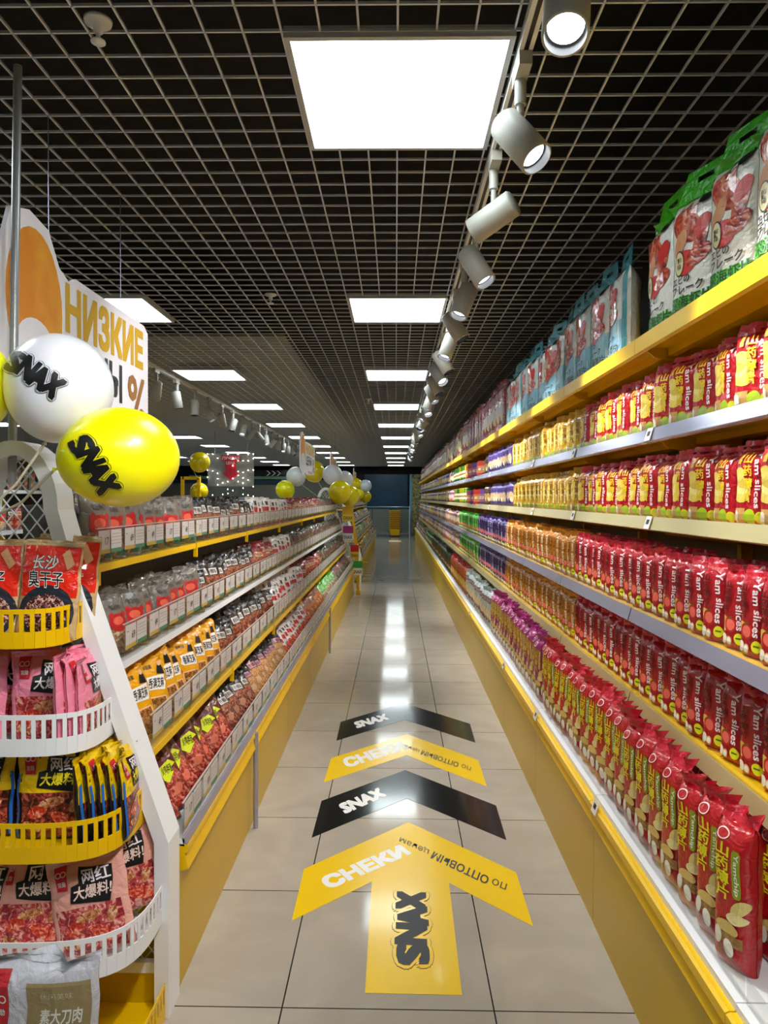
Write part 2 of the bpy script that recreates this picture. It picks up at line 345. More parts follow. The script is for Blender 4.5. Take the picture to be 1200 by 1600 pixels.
def pouch(kind, seed):
    Pk = {  # body, window food, accent, text
     'crab': ('70685F', ('8A5A3A','B98A62','D9C0A0'), 'B81E20', None),
     'meatdark': ('161212', ('3A1410','7A3022','C08060'), 'D8D0C8', None),
     'whitered': ('E4DEDA', ('8E1614','C83428','EFA890'), 'C8201C', None),
     'darkred': ('7E1216', ('4A0E0C','96281C','D07A50'), 'E8C8A0', None),
     'sesame': ('E8A200', ('5A3012','9A5E28','C89050'), 'F2EEE6', '香满芝麻'),
     'maroon': ('5A1014', ('6A100E','A83024','E08A70'), 'D4E020', '火鸡拌面'),
     'blacktan': ('0E0C0D', ('8A5028','B87C48','D8A878'), 'D88AA0', None),
     'orange': ('A85A14', ('8A2C10','C05020','E8A060'), '2E1A10', None),
     'green': ('4CB82A', ('7A2018','C04838','E8D8C0'), '1A4A28', None),
     'greyclear': ('686664', ('3A3230','70605A','A89888'), 'D05048', None),
     'olive': ('3A3826', ('2A2218','5A4830','8A7A50'), '7A1A14', None),
     'pinkfood': ('F08AA4', ('7A2030','C83A30','F0B0A0'), '101010', '网红'),
     'yellfood': ('181416', ('2A1814','7A2A20','D06050'), '101010', '网红'),
     'peachfood': ('E8A898', ('7A2430','C84040','F0B8A8'), '101010', '网红')}[kind]
    bg, fd, ac, tx = Pk
    big = kind in ('pinkfood','yellfood','peachfood')
    w, h = (.2, .235) if big else (.115, .19)
    if kind == 'sesame': w, h = .13, .235
    if kind == 'maroon': w, h = .12, .24
    if kind == 'crab': w, h = .12, .2
    b = Bag(w, h, .035 if not big else .045, foil('p_'+bg, bg), p=2.2, crimp=.06, seed=seed, fall=.3, botfall=.1, wr=.005)
    Fd = food(kind, *fd); A = ink(ac)
    if big:
        if kind == 'yellfood': b.rect(0, .5, 1, .96, foil('yel', 'F0C80C'))
        b.rect(.08, .02, .92, .5, Fd); G1 = food('gel', 'A81C14', 'E04A30', 'F8B090', 60); G2 = food('gel2', '7A3018', 'C87A48', 'F0C8A0', 60); b.ell(.3, .3, .14, .08, G1, .4); b.ell(.66, .2, .2, .08, G1, -.5); b.ell(.5, .4, .17, .06, G2, .2); b.ell(.78, .36, .1, .06, G2, 1.0); b.ell(.24, .14, .13, .06, G2, -.3)
        b.poly([(.3,.56),(.8,.5),(.82,.58),(.86,.86),(.42,.9),(.4,.74),(.3,.72)], INKB)
        c = ink({'pinkfood':'F6EEF0','yellfood':'F6E020','peachfood':'F4D8CC'}[kind])
        b.text('网红', .46, .73, .82, .87, ink('F4ECF4'), off=.03); b.text('大爆料!', .34, .58, .82, .71, c, off=.03)
        b.poly([(.12,.7),(.26,.7),(.26,.94),(.12,.94)], ink('C8142A')); b.ring(.16, .86, .035, .035, PAPER, .3); b.ring(.22, .86, .035, .035, PAPER, .3); b.text('双勋', .14, .74, .24, .79, PAPER, off=.02)
        if kind == 'yellfood': b.rect(.0, .02, .05, .7, mat('blue_edge', '2068C0', .3)); b.rect(.95, .02, 1, .7, mat('blue_edge')); pass
    elif kind == 'sesame':
        b.rect(.2, .05, .84, .42, mat('sesame_edge', 'F0B890', .3)); b.rect(.24, .06, .8, .4, Fd)
        b.poly([(.3,.52),(.2,.56),(.26,.64),(.24,.7),(.86,.72),(.84,.64),(.9,.6),(.84,.5)], A); b.text(tx, .3, .54, .82, .68, INKB, off=.03)
        b.ell(.1, .42, .1, .1, ink('B8201C')); b.poly([(.6,.74),(.88,.72),(.84,.84),(.76,.9),(.68,.84)], INKB); b.ell(.76, .88, .05, .06, ink('E0B090')); b.text('食味当家', .2, .82, .52, .88, INKB, off=.03)
    elif kind == 'maroon':
        b.poly([(.16,.04),(.86,.04),(.94,.4),(.74,.56),(.3,.5),(.1,.3)], Fd); b.ell(.5, .26, .2, .12, ink('D86A50'), .5)
        b.poly([(.12,.46),(.2,.62),(.6,.68),(.86,.6),(.6,.56),(.64,.5),(.3,.38)], A); b.text(tx, .22, .5, .62, .62, INKB, off=.03)
        b.text('香辣', .2, .74, .4, .82, ink('C89040'), off=.0); b.text('麻辣', .6, .78, .84, .86, ink('C89040'), off=0)
    elif kind == 'crab':
        b.rect(.1, .03, .9, .42, Fd); b.ell(.5, .52, .34, .26, A); b.ell(.5, .55, .2, .12, ink('E06048')); b.ell(.26, .64, .1, .1, A); b.ell(.74, .64, .1, .1, A)
        b.text('蟹味', .3, .74, .7, .83, ink('4A4440'), off=.02); b.rect(.6, .05, .9, .14, ink('2E6A4A'))
    elif kind == 'whitered':
        b.poly([(.06,.03),(.94,.03),(.94,.3),(.7,.42),(.3,.34),(.06,.44)], Fd); b.text('鲜辣', .26, .5, .76, .68, A, off=.06); b.text('肉', .2, .72, .4, .84, INKB, off=.03); b.text('脯', .5, .74, .72, .88, INKB, off=.03)
        b.ell(.7, .3, .16, .1, ink('E04020'))
    elif kind == 'green':
        b.rect(.08, .03, .92, .45, ink('D8E4D0')); b.ell(.5, .28, .3, .24, Fd); b.text('绿豆', .3, .56, .7, .72, PAPER, off=.03)
    else:
        b.rect(.1, .04, .9, .62, Fd); b.ell(.4, .3, .2, .14, ink('%02X%02X%02X' % tuple(min(255, int(int(fd[2][i:i+2], 16)*.9)) for i in (0,2,4))), .5)
        b.rect(.22, .64, .78, .8, A); b.text('香辣味', .26, .66, .74, .78, foil('p_'+bg, bg), off=.03)
    b.top(foil('yel', 'F0C80C') if kind == 'yellfood' else foil('p_'+bg, bg)); return b.done('snack_pouch')
def skillet_pouch(seed):
    b = Bag(.155, .26, .04, foil('gold', 'C8A878'), p=2.4, crimp=.05, seed=seed, fall=.3)
    Rm = foil('vividred', 'E02814')
    b.poly([(.04,.42),(.96,.42),(.97,.94),(.03,.94)], Rm); b.ell(.5, .27, .46, .46, ink('1E2430')); b.ell(.5, .25, .36, .34, food('beans', '1A0A0A', '5A1A1E', 'E8C0B0', 90))
    b.text('长沙', .2, .7, .62, .84, INKB, off=.05); b.text('长沙', .2, .7, .62, .84, PAPER, off=.02); b.text('臭干子', .16, .52, .74, .68, PAPER, off=.07); b.text('臭干子', .16, .52, .74, .68, INKB, off=.02)
    b.poly([(.66,.86),(.8,.7),(.9,.76),(.76,.92)], ink('D8A070')); b.top(foil('gold', 'C8A878')); return b.done('snack_pouch')
def good_bag(seed):
    b = Bag(.29, .335, .07, foil('silver', 'C4C4CC'), p=2.6, crimp=.04, seed=seed)
    b.rect(.5, .45, .96, .86, ink('93825A')); b.text('素大刀肉', .6, .6, .9, .7, PAPER, off=.03); b.text('GOODTASTE', .6, .5, .9, .57, PAPER, off=.02)
    b.text('休闲美味', .6, .76, .84, .8, ink('C8BCA0'), off=0); b.rect(.2, .6, .36, .92, ink('B81A22')); b.ring(.25, .76, .03, .03, PAPER, .3); b.ring(.31, .76, .03, .03, PAPER, .3); b.text('双勋', .23, .66, .33, .7, PAPER, off=.02)
    b.ell(.3, .34, .2, .2, ink('C02020'), .4); b.ell(.8, .3, .24, .2, BLK); b.ell(.8, .28, .18, .14, food('knife', '5A1810', '9A3020', 'D88060', 40))
    b.top(foil('silver', 'C4C4CC')); return b.done('snack_bag')

LIB = {}
def lib(k):
    if k in LIB: return LIB[k]
    V = []
    n = 3 if k in ('yam_red','slim_red','tall_red') else 2
    for sd in range(1, n+1):
        if k == 'yam_red': v = yam_bag(('B80F22','E8C818','F0E8E8','D8405A'), sd)
        elif k == 'yam_gold': v = yam_bag(('D0A010','7A4A08','F4ECC8','C89C20'), sd)
        elif k == 'slim_red': v = slim_bag(('B00D1E','5A060E','F2E8E8','C82038','C02020'), sd)
        elif k == 'slim_orange': v = slim_bag(('C87C08','7A4004','F2E8D0','D89020','8A5A20'), sd)
        elif k == 'slim_purple': v = slim_bag(('341668','140828','DCD0EE','4A2490','6A4AA0'), sd)
        elif k == 'slim_green': v = slim_bag(('44B41E','14500C','E8F4D8','58C832','2E8A18'), sd)
        elif k == 'yam_purple': v = plain_bag(('6A58A0','D8B890','3A2470'), .11, .19, .05, sd, '紫薯')
        elif k == 'yam_dark': v = plain_bag(('3A2038','C8A060','8A6A40'), .11, .185, .05, sd, '牛肉')
        elif k == 'tall_red': v = tall_bag(('B40C18','E6DC14','8A9A18','C81830'), sd)
        elif k == 'tall_magenta': v = tall_bag(('9A1464','E0C020','B88A1C','A82078'), sd)
        elif k == 'tall_silver': v = plain_bag(('B8C4C4','DFC89A','8A4A5A'), .095, .3, .06, sd, '米饼')
        elif k == 'tall_redgold': v = plain_bag(('A8201C','D8B040','C89020'), .095, .3, .06, sd, '薯片')
        elif k == 'tall_dark': v = plain_bag(('2A2418','6A3818','3E5A20'), .1, .29, .06, sd, '海苔')
        elif k == 'tall_green': v = plain_bag(('4A9A3A','C8D8B0','7A3020'), .1, .26, .06, sd, '青豆')
        elif k == 'peach': v = plain_bag(('C8A088','D8C0A8','8A5A48'), .13, .19, .06, sd, '桃酥')
        elif k == 'brown': v = plain_bag(('7A5A3A','C8B088','5A2A1A'), .13, .19, .06, sd, '花生')
        elif k == 'mint': v = plain_bag(('A8CCC0','E8E8D8','D89A40'), .14, .19, .06, sd, '饼干')
        elif k == 'lilac': v = plain_bag(('A890B8','E0C8D0','C84A50'), .14, .2, .06, sd, '曲奇')
        elif k == 'tan_big': v = plain_bag(('8A6440','C8C098','7A2A20'), .2, .4, .08, sd, '米果')
        elif k == 'pink_big': v = plain_bag(('A04858','D8D0D4','8A1824'), .2, .42, .08, sd, '虾条')
        elif k == 'big_green': v = big_bag('34A414', sd, ('エビの', 'フレーク'), '深海虾片', '34A414')
        elif k == 'big_blue': v = big_bag('3E96A8', sd, ('カニの', 'フレーク'), '深海蟹片', '9AC8D8', 'C81E20')
        elif k == 'skillet': v = skillet_pouch(sd)
        elif k == 'goodtaste': v = good_bag(sd)
        elif k == 'box':
            m = MB(); c = [('6A3A98','B85A9A'), ('C83A30','E88A50')][sd-1]
            m.box(-.12, .12, -.04, .04, 0, .155, mat('box_'+c[0], c[0], .35)); m.box(-.12, .12, -.0415, -.04, .03, .05, mat('box_'+c[1], c[1], .35)); m.box(-.12, .12, -.0415, -.04, .09, .105, mat('box_'+c[1], c[1], .35)); m.box(-.1, .1, -.042, -.0415, .055, .085, ink('E8D8A0'))
            text_on(m, '饼干', lambda a, b: (-.04+.08*a, -.0425, .06+.02*b), ink('5A2060'))
            me = m.mesh('cracker_box'); v = dict(body=me, full=me, seal=None, h=.155, w=.24, d=.08)
        elif k == 'tin':
            m = MB(); c = ['3E9A40', 'D8D010'][sd-1]
            m.lathe([(0,0),(.04,0),(.042,.004),(.042,.18),(.044,.184),(.044,.194),(0,.196)], mat('tin_'+c, c, .3)); m.lathe([(.0425,.05),(.0425,.13)], ink('E8ECD0')); m.lathe([(.0428,.08),(.0428,.1)], ink('B8801C'))
            me = m.mesh('snack_tin'); v = dict(body=me, full=me, seal=None, h=.19, w=.084, d=.084)
        else: v = pouch(k, sd)
        V.append(v)
    LIB[k] = V; return V

def place(k, i, loc, rz, label, name='snack_bag', cat='snack bag', group=None, tilt=0, near=False, sc=1.0, roll=0):
    v = lib(k)[i % len(lib(k))]
    parts = near and (v['seal'] or v.get('handle'))
    o = link(v['body'] if parts and v['seal'] else v['full'], name, loc=loc, rot=(tilt, roll, rz), scale=(sc, sc, sc) if sc != 1 else None)
    tag(o, label, cat, group)
    if parts and v['seal']: link(v['seal'], 'top_seal', o)
    if v.get('handle'): link(v['handle'], 'carry_handle', o)['label'] = 'green handle flap with a slot' if k == 'big_green' else 'teal handle flap with a slot'
    return o

# ---------------------------------------------------------------- structure
def floor_mat():
    m = bpy.data.materials.new('porcelain_tiles'); m.use_nodes = True; nt = m.node_tree; L = nt.links.new; b = nt.nodes['Principled BSDF']
    g = nt.nodes.new('ShaderNodeNewGeometry'); mp = nt.nodes.new('ShaderNodeMapping'); mp.inputs['Location'].default_value = (.315+.6*50, -.19+.6*50, 0)
    br = nt.nodes.new('ShaderNodeTexBrick'); br.offset = 0; br.inputs['Scale'].default_value = 1; br.inputs['Brick Width'].default_value = .6; br.inputs['Row Height'].default_value = .6
    br.inputs['Mortar Size'].default_value = .0022; br.inputs['Mortar Smooth'].default_value = 0; br.inputs['Bias'].default_value = 0
    br.inputs['Color1'].default_value = (*lin('B6AC9E'), 1); br.inputs['Color2'].default_value = (*lin('B0A698'), 1); br.inputs['Mortar'].default_value = (*lin('2E2A28'), 1)
    n = nt.nodes.new('ShaderNodeTexNoise'); n.inputs['Scale'].default_value = 3.5; n.inputs['Detail'].default_value = 6; n.inputs['Distortion'].default_value = 1.2
    r = nt.nodes.new('ShaderNodeValToRGB'); r.color_ramp.elements[0].position = .35; r.color_ramp.elements[0].color = (.88,.88,.88,1); r.color_ramp.elements[1].position = .65
    mx = nt.nodes.new('ShaderNodeMixRGB'); mx.blend_type = 'MULTIPLY'; mx.inputs[0].default_value = 1
    L(g.outputs['Position'], mp.inputs[0]); L(mp.outputs[0], br.inputs[0]); L(mp.outputs[0], n.inputs[0]); L(n.outputs[0], r.inputs[0]); L(br.outputs[0], mx.inputs[1]); L(r.outputs[0], mx.inputs[2]); L(mx.outputs[0], b.inputs['Base Color'])
    b.inputs['Roughness'].default_value = .09; b.inputs['Specular IOR Level'].default_value = .4
    n2 = nt.nodes.new('ShaderNodeTexNoise'); n2.inputs['Scale'].default_value = 1.3; d = nt.nodes.new('ShaderNodeBump'); d.inputs['Strength'].default_value = .05; d.inputs['Distance'].default_value = .01
    L(g.outputs['Position'], n2.inputs[0]); L(n2.outputs[0], d.inputs['Height']); L(d.outputs[0], b.inputs['Normal'])
    return m
XL, XR, Y0, Y1, ZC = -13.0, 1.28, -3.2, 27.6, 2.646
m = MB(); m.box(XL, XR+.1, Y0, 40, -.1, 0, floor_mat()); struct(m, 'floor')
m = MB(); m.box(XL, XR+.1, Y0, Y1, 3.35, 3.45, mat('dark_plenum', '100F0F', .9, bump=1, bscale=6)); struct(m, 'ceiling')
m = MB()
for i in range(int((XR-.94-.0)/.1)+1): pass
xs = []; x = -.3-.1*95
while x < XR: xs.append(x); x += .1
PAN = [(px_, 1.86+2.4*k) for px_ in (0.005, -1.81, -4.2, -6.6) for k in range(-1, 11)]
for x in xs:
    # open cell grid, interrupted where the light panels sit
    cuts = sorted((py-.001, py+.621) for cx, py in PAN if abs(x-cx) < .292)
    y = Y0
    for a, b in cuts+[(27.4, 27.4)]:
        if b < Y0: continue
        if a > y: m.box(x-.0027, x+.0027, y, min(a, 27.4), ZC, ZC+.007, SIL)
        y = b
y = 1.86-.1*50
while y < 27.3:
    spans = sorted((cx-.302, cx+.302) for cx, py in PAN if py+.01 < y < py+.61)
    x = xs[0]
    for a, b in spans+[(XR, XR)]:
        if a > x: m.box(x, a, y-.0027, y+.0027, ZC, ZC+.007, SIL)
        x = b
    y += .1
struct(m, 'ceiling_grid')
m = MB(); k = 0
y = 5.55
GP = mat('grey_ceiling_board', '8C8984', .6)
while y < 27:
    m.box(XL, -.87, y, min(y+.585, 27.5), ZC+.05, ZC+.062, GP); y += .6
struct(m, 'ceiling_boards')
m = MB(); m.box(XR, XR+.08, Y0, Y1+.3, 0, 3.4, mat('dark_wall', '2A2926', .7)); struct(m, 'wall_right')
m = MB(); m.box(XL-.08, XL, Y0, Y1+.3, 0, 3.4, mat('pale_wall', 'A8A498', .7)); struct(m, 'wall_left')
m = MB(); m.box(XL, XR+.1, Y0-.1, Y0, 0, 3.4, mat('pale_wall')); struct(m, 'wall_back')
NAVY = mat('navy_glass', '082C40', .5, color2='0C3850', cscale=1.5)
m = MB(); m.box(-1.45, .56, 33.0, 33.06, 0, 3.4, NAVY); struct(m, 'wall_front')
m = MB(); m.box(XL, -1.45, 27.6, 27.7, 0, 2.13, mat('grey_partition', '6E6C62', .6)); m.box(XL, -1.45, 27.6, 27.7, 2.5, 3.4, mat('dark_plenum')); m.box(XL, -1.45, 27.64, 27.7, 2.13, 2.5, mat('dark_plenum')); struct(m, 'wall_far_left')
m = MB(); m.box(-1.5, 1.3, 27.5, 27.62, 2.36, 3.4, mat('dark_plenum')); struct(m, 'trim_1')
m = MB(); m.box(.54, .62, 27.4, 27.5, 0, 2.36, mat('blue_steel', '6AA8C8', .4)); m.box(.62, 1.28, 27.4, 27.5, 0, 2.36, mat('gold_stone', '6A6034', .5, color2='B8AE78', cscale=14)); struct(m, 'trim_2')
m = MB(); m.box(XL, 1.3, 33.1, 33.2, 0, 3.5, DRK); m.box(XL, 1.36, 27.7, 33.2, 3.4, 3.5, DRK); m.box(1.3, 1.36, 27.7, 33.2, 0, 3.5, DRK); struct(m, 'wall_beyond')

# ceiling light panels
EM = bpy.data.materials.new('light_diffuser'); EM.use_nodes = True
_b = EM.node_tree.nodes['Principled BSDF']; _b.inputs['Base Color'].default_value = (.8,.8,.8,1); _b.inputs['Emission Color'].default_value = (.86,.98,1,1); _b.inputs['Emission Strength'].default_value = PANEL_STRENGTH
fr = MB()
for a in ((-.3,-.285,0,.6),(.285,.3,0,.6),(-.285,.285,0,.015),(-.285,.285,.585,.6)): fr.box(a[0], a[1], a[2], a[3], 0, .022, GRYP)
fr.box(-.3, .3, 0, .6, .022, .03, GRYP); frm = fr.mesh('frame')
df = MB(); df.box(-.285, .285, .015, .585, .008, .018, EM); dfm = df.mesh('diffuser')
rows = ['above the aisle','above the left shelving','in the third row from the right','in the far left row']
for r_, cx in enumerate((0.005, -1.81, -4.2, -6.6)):
    for k in range(-1, 11):
        if k < 0: lab = 'square ceiling light panel %s, just behind the viewer' % rows[r_]
        else: lab = 'square white ceiling light panel %s, %s from the front' % (rows[r_], nth(k+1))
        t = thing('ceiling_light', lab, 'ceiling light', (cx, 1.86+2.4*k, ZC-.014), 'ceiling light panels '+rows[r_])
        link(frm, 'frame', t); link(dfm, 'diffuser', t)['label'] = 'glowing white diffuser'

t = thing('ceiling_light', 'added unseen light panel brightening the dark window beyond the railing', 'ceiling light', (-.45, 29.6, 3.3)); link(frm, 'frame', t, scale=(1.6, 3.5, 1)); link(dfm, 'diffuser', t, scale=(1.6, 3.5, 1))  # added panel hidden above the trim, brightens the navy glass
# track lights
LENS = mat('lit_lens', 'F4FAFF', .3, emit=9)
LENSD = mat('dim_lens', 'C8D4E4', .2, emit=.9)
ad = MB(); ad.box(-.017, .017, -.06, .06, -.035, 0, SPOTW); ad.tube([(0,.02,-.03),(0,.02,-.1)], .016, SPOTW, 12); ad.tube([(.0,.02,-.1),(0,.02,-.15)], .01, SPOTW, 10); adm = ad.mesh('adapter')
def housing(lens):
    h = MB(); h.lathe([(0,.085),(.04,.085),(.046,.078),(.046,-.085),(.041,-.087),(.041,-.06)], SPOTW, 28); h.lathe([(.041,-.087),(.04,-.03)], BLK, 28)
    return h.mesh('lamp_housing')
hm = housing(LENS)
def lensm(mt): l = MB(); l.lathe([(0,-.06),(.036,-.06)], mt, 24); return l.mesh('lens')
l1, l2 = lensm(LENS), lensm(LENSD)
AIM = {0:(-25,8,1),1:(-25,-30,1),2:(30,62,0),3:(-15,-28,1),4:(-12,22,1),5:(-10,-30,0),6:(-15,20,1),7:(-10,-30,0)}
def spot(x, y, tx, ty, lit, label, group, lamp, aim=None, power=1.0):
    t = thing('track_spotlight', label, 'spotlight', (x, y, ZC-.03), group)
    link(adm, 'adapter', t)
    rot = Euler((math.radians(tx), math.radians(ty), 0), 'XYZ')
    if aim: rot = (Vector(aim)-Vector((x, y+.02, ZC-.225))).to_track_quat('-Z', 'Y').to_euler()
    hd = link(hm, 'lamp_housing', t, loc=(0, .02, -.195), rot=rot)
    link(l1 if lit else l2, 'lens', hd)
    if lamp:
        ld = bpy.data.lights.new('spot_bulb', 'SPOT'); ld.energy = SPOT_W*power; ld.spot_size = math.radians(70); ld.spot_blend = .8; ld.shadow_soft_size = .035; ld.color = (1, .985, .965)
        lo = bpy.data.objects.new('spot_bulb', ld); COL.objects.link(lo); lo.parent = hd; lo.location = (0, 0, -.095)
m = MB(); m.box(-.018, .018, -1.9, 18.2, -.03, 0, WHT); m.box(-.006, .006, -1.9, 18.2, -.0305, -.03, BLK)
tag(obj(m, 'lighting_track', loc=(.335, .9, ZC)), 'long white lighting track beside the ceiling panels above the aisle', 'lighting track')
for i in range(32):
    y = 1.42+.53*i; tx, ty, lit = AIM.get(i, (R.uniform(-35, 5), R.choice((-1, 1, -1))*R.uniform(12, 38), R.random() < .5))
    lab = 'white cylinder spotlight on the aisle track, %s from the front' % nth(i+1)
    spot(.335, y, tx, ty, lit, lab, 'spotlights on the aisle track', i < 20)
m = MB(); m.box(-.018, .018, 0, 15, -.03, 0, WHT); tag(obj(m, 'lighting_track', loc=(-2.2, 5.4, ZC)), 'long white lighting track above the area left of the shelving', 'lighting track')
for i in range(22):
    spot(-2.2, 5.9+.62*i, R.uniform(-30, 30), R.uniform(-45, 45), i % 3 == 1, 'white cylinder spotlight on the left track, %s from the front' % nth(i+1), 'spotlights on the left track', i % 3 == 0 and i < 15)
for y, a, p_, w_ in ((.9, (-1.0, 1.75, .85), 1.3, 'display rack'), (.37, (-.95, 1.8, 1.4), .6, 'balloons'), (-.16, (.8, 1.9, .9), 1.0, 'red bags')):  # added lamps out of view that brighten rack, balloons and near red bags
    spot(.335, y, 0, 0, True, 'added track spotlight overhead out of view, brightening the %s' % w_, None, True, a, p_)
# sprinklers
for i, (u, v) in enumerate(((153, 40), (422, 462), (575, 624))):
    Y = 1.2*F/(778-v); m = MB(); m.lathe([(0,0),(.035,0),(.033,-.008),(.012,-.012),(.012,-.03),(.006,-.034),(.006,-.05),(.018,-.052),(.018,-.056),(0,-.057)], WHT, 18)
    tag(obj(m, 'sprinkler', loc=((u-618)*Y/F, Y, ZC+.002)), 'small white ceiling sprinkler, %s from the front' % nth(i+1), 'sprinkler', 'ceiling sprinklers')

# floor stickers
YST = mat('yellow_vinyl', 'F4CA00', .22, coat=.3); BST = mat('black_vinyl', '101112', .15, coat=.5); WST = mat('white_vinyl', 'F0F0EE', .25)
def sticker(pts, m_, label, texts, stem=None):
    mb = MB(); P = [flo(*g(*p)) for p in pts]; c = sum(P, Vector())/len(P); h = .0012
    mb.prism([((p-c).x, (p-c).y) for p in P], 'z', 0.0003, h, m_)
    for s_, a, b, up, tm, off in texts:
        p0, p1, p2 = flo(*g(*a)), flo(*g(*b)), flo(*g(a[0]+up[0], a[1]+up[1]))
        text_on(mb, s_, lambda x, y: tuple(p0-c+(p1-p0)*x+(p2-p0)*y+Vector((0, 0, h+.0003))), tm, off)
    if stem:
        p0, p1, p2 = flo(*g(688, 1212)), flo(*g(672, 900)), flo(*g(535, 1212)); p2 = Vector((p2.x, p0.y, 0))
        fn = lambda z: (lambda x, y: tuple(p0-c+(p1-p0)*x+(p2-p0)*y+Vector((0, 0, h+z))))
        logo([(.078, INKB), (.073, YST), (.028, INKB)], lambda st, mm, k, i0: put_stamps(mb, st, fn(.0003+.001*k), mm, i0))
    return tag(obj(mb, 'floor_sticker', loc=c), label, 'floor sticker', 'arrow stickers on the aisle floor')
g = lambda x, y: (430+x/2.79, 1080+y/2.79)
sticker(((588,583),(1062,800),(1138,1038),(768,850),(828,1350),(400,1347),(428,850),(75,1028),(128,797)), YST, 'large yellow arrow floor sticker with a straight stem, nearest of the four',
        [('СНЕКИ', (245,882), (596,722), (-44,-42), WST, .07), ('по', (1024,852), (962,826), (-8,28), INKB, 0), ('ОПТОВЫМ', (945,822), (702,712), (-12,34), INKB, .04), ('ценам', (682,700), (556,646), (-7,24), INKB, 0)], True)
sticker(((572,352),(972,505),(1018,657),(580,477),(162,657),(205,493)), BST, 'black chevron floor sticker in front of the big yellow arrow', [('SNAX', (312,546), (488,466), (-30,-36), WST, .07)])
sticker(((580,193),(893,305),(930,420),(578,287),(215,410),(247,303)), YST, 'yellow chevron floor sticker between the two black ones',
        [('СНЕКИ', (322,342), (576,258), (-26,-34), WST, .07), ('по', (862,336), (822,322), (-4,16), INKB, 0), ('ОПТОВЫМ', (808,318), (648,264), (-6,20), INKB, .04), ('ценам', (636,260), (552,230), (-4,14), INKB, 0)])
sticker(((565,56),(855,145),(880,228),(570,130),(270,225),(288,142)), BST, 'farthest black chevron floor sticker', [('SNAX', (362,168), (498,128), (-14,-24), WST, .07)])

# ---------------------------------------------------------------- right wall shelving
RS = [  # name, front x, surface z, rail
    ('bottom deck', .675, .44), ('fifth shelf', .80, .785), ('fourth shelf', .80, 1.07), ('third shelf', .848, 1.38), ('second shelf', .848, 1.672), ('top shelf', .80, 1.975)]
XB = 1.235
NB = 25
joints = [.42+i*1.0 for i in range(NB)]
kindtxt = {0:'empty front deck',1:'red yam slices bags',2:'red yam bags, second',3:'golden and orange bags',4:'golden bags ending',5:'purple bags',6:'purple bags ending'}
def tagcard(mb, x, y, z0, s, w=.05, h=.045, face=-1, num='179', big=True):
    mb.box(min(x, x+face*.002), max(x, x+face*.002), y-w/2, y+w/2, z0, z0+h, PAPER)
for bi in range(NB-1):
    ya, yb = joints[bi], joints[bi+1]-.004
    lab = 'yellow wall shelving bay on the right, %s from the front' % nth(bi+1)
    t = thing('shelving_bay', lab, 'shelving', (0, ya, 0), 'wall shelving bays on the right'); L_ = yb-ya
    m = MB(); m.box(.68, .70, 0, L_, .0, .36, YELD); m.box(.70, XB, 0, L_, 0, .02, YELD); obj(m, 'base_panel', t)
    m = MB(); m.prism([(.672,.422),(.664,.418),(.664,.395),(.676,.39),(.668,.352),(.68,.345),(.70,.345),(.70,.422)], 'y', 0, L_, YEL); obj(m, 'base_lip', t)['label'] = 'bright yellow folded lip'
    m = MB(); m.box(XB-.03, XB, 0, L_, .0, 1.99, BACKP); obj(m, 'back_panel', t)
    m = MB(); m.box(XB-.07, XB-.03, .0, .028, .42, 2.02, YEL); obj(m, 'upright', t)
    for si, (sn, fx, z) in enumerate(RS):
        m = MB()
        if si == 5:
            m.prism([(fx,z+.005),(fx,z-.045),(fx+.012,z-.05),(fx+.05,z-.022),(XB-.03,z-.022),(XB-.03,z),(fx+.006,z)], 'y', 0, L_, YEL)
            m.box(fx+.11, fx+.14, .0, L_, z-.05, z-.022, YEL)
        else:
            m.prism([(fx+.01,z),(fx+.01,z-.03),(fx+.05,z-.02),(XB-.03,z-.02),(XB-.03,z)], 'y', 0, L_, WHT if si in (0,) else YEL)
            m.box(fx+.16, fx+.2, 0, L_, z-.04, z-.02, YEL)
        s = obj(m, 'shelf', t)
        if si: 
            b = MB(); b.prism([(fx+.04,z-.03),(fx+.07,z-.055),(XB-.05,z-.09),(XB-.05,z-.022),(fx+.04,z-.022)], 'y', .0, .006, YEL); obj(b, 'bracket', s)
        if si < 5:
            rm = ALUY if si in (1, 3) else ALU
            zr = z; z = z+(.0 if si else -.0)
            r_ = MB()
            if si == 0: r_.prism([(fx-.006,z-.016),(fx+.01,z-.018),(fx+.026,z),(fx+.026,z+.012),(fx+.018,z+.012),(fx-.009,z-.004)], 'y', .002, L_-.002, mat('dull_rail', '8E8E9A', .35, metal=.4))
            else: r_.prism([(fx-.006,z-.036),(fx+.004,z-.04),(fx+.01,z-.03),(fx+.01,z+.004),(fx,z+.008),(fx-.012,z-.03)], 'y', .002, L_-.002, rm)
            if si: r_.prism([(fx-.013,z-.034),(fx-.010,z-.034),(fx+.0005,z+.006),(fx-.0015,z+.008)], 'y', .002, L_-.002, rm); obj(r_, 'price_rail', s)
            a = MB(); hh = .055 if si == 0 else .03; ax = fx+(.028 if si == 0 else .011); a.box(ax, ax+.0025, .004, L_-.004, z-.002, z+hh, ACR); obj(a, 'clear_riser', s)
            if si in (0, 3, 4) and bi in (1, 2, 3, 5):
                c = MB(); yy = .96 if si != 0 else .93
                M_ = Matrix.Translation((fx-.0045, yy, z-.014)) @ Matrix.Rotation(.3, 4, 'Y')
                c.box(-.008, -.006, -.025, .025, -.022, .022, PAPER, M_)
                c.box(-.0085, -.008, -.012, .012, -.006, .01, INKB, M_)
                obj(c, 'price_tag', s)['label'] = 'white electronic price tag'

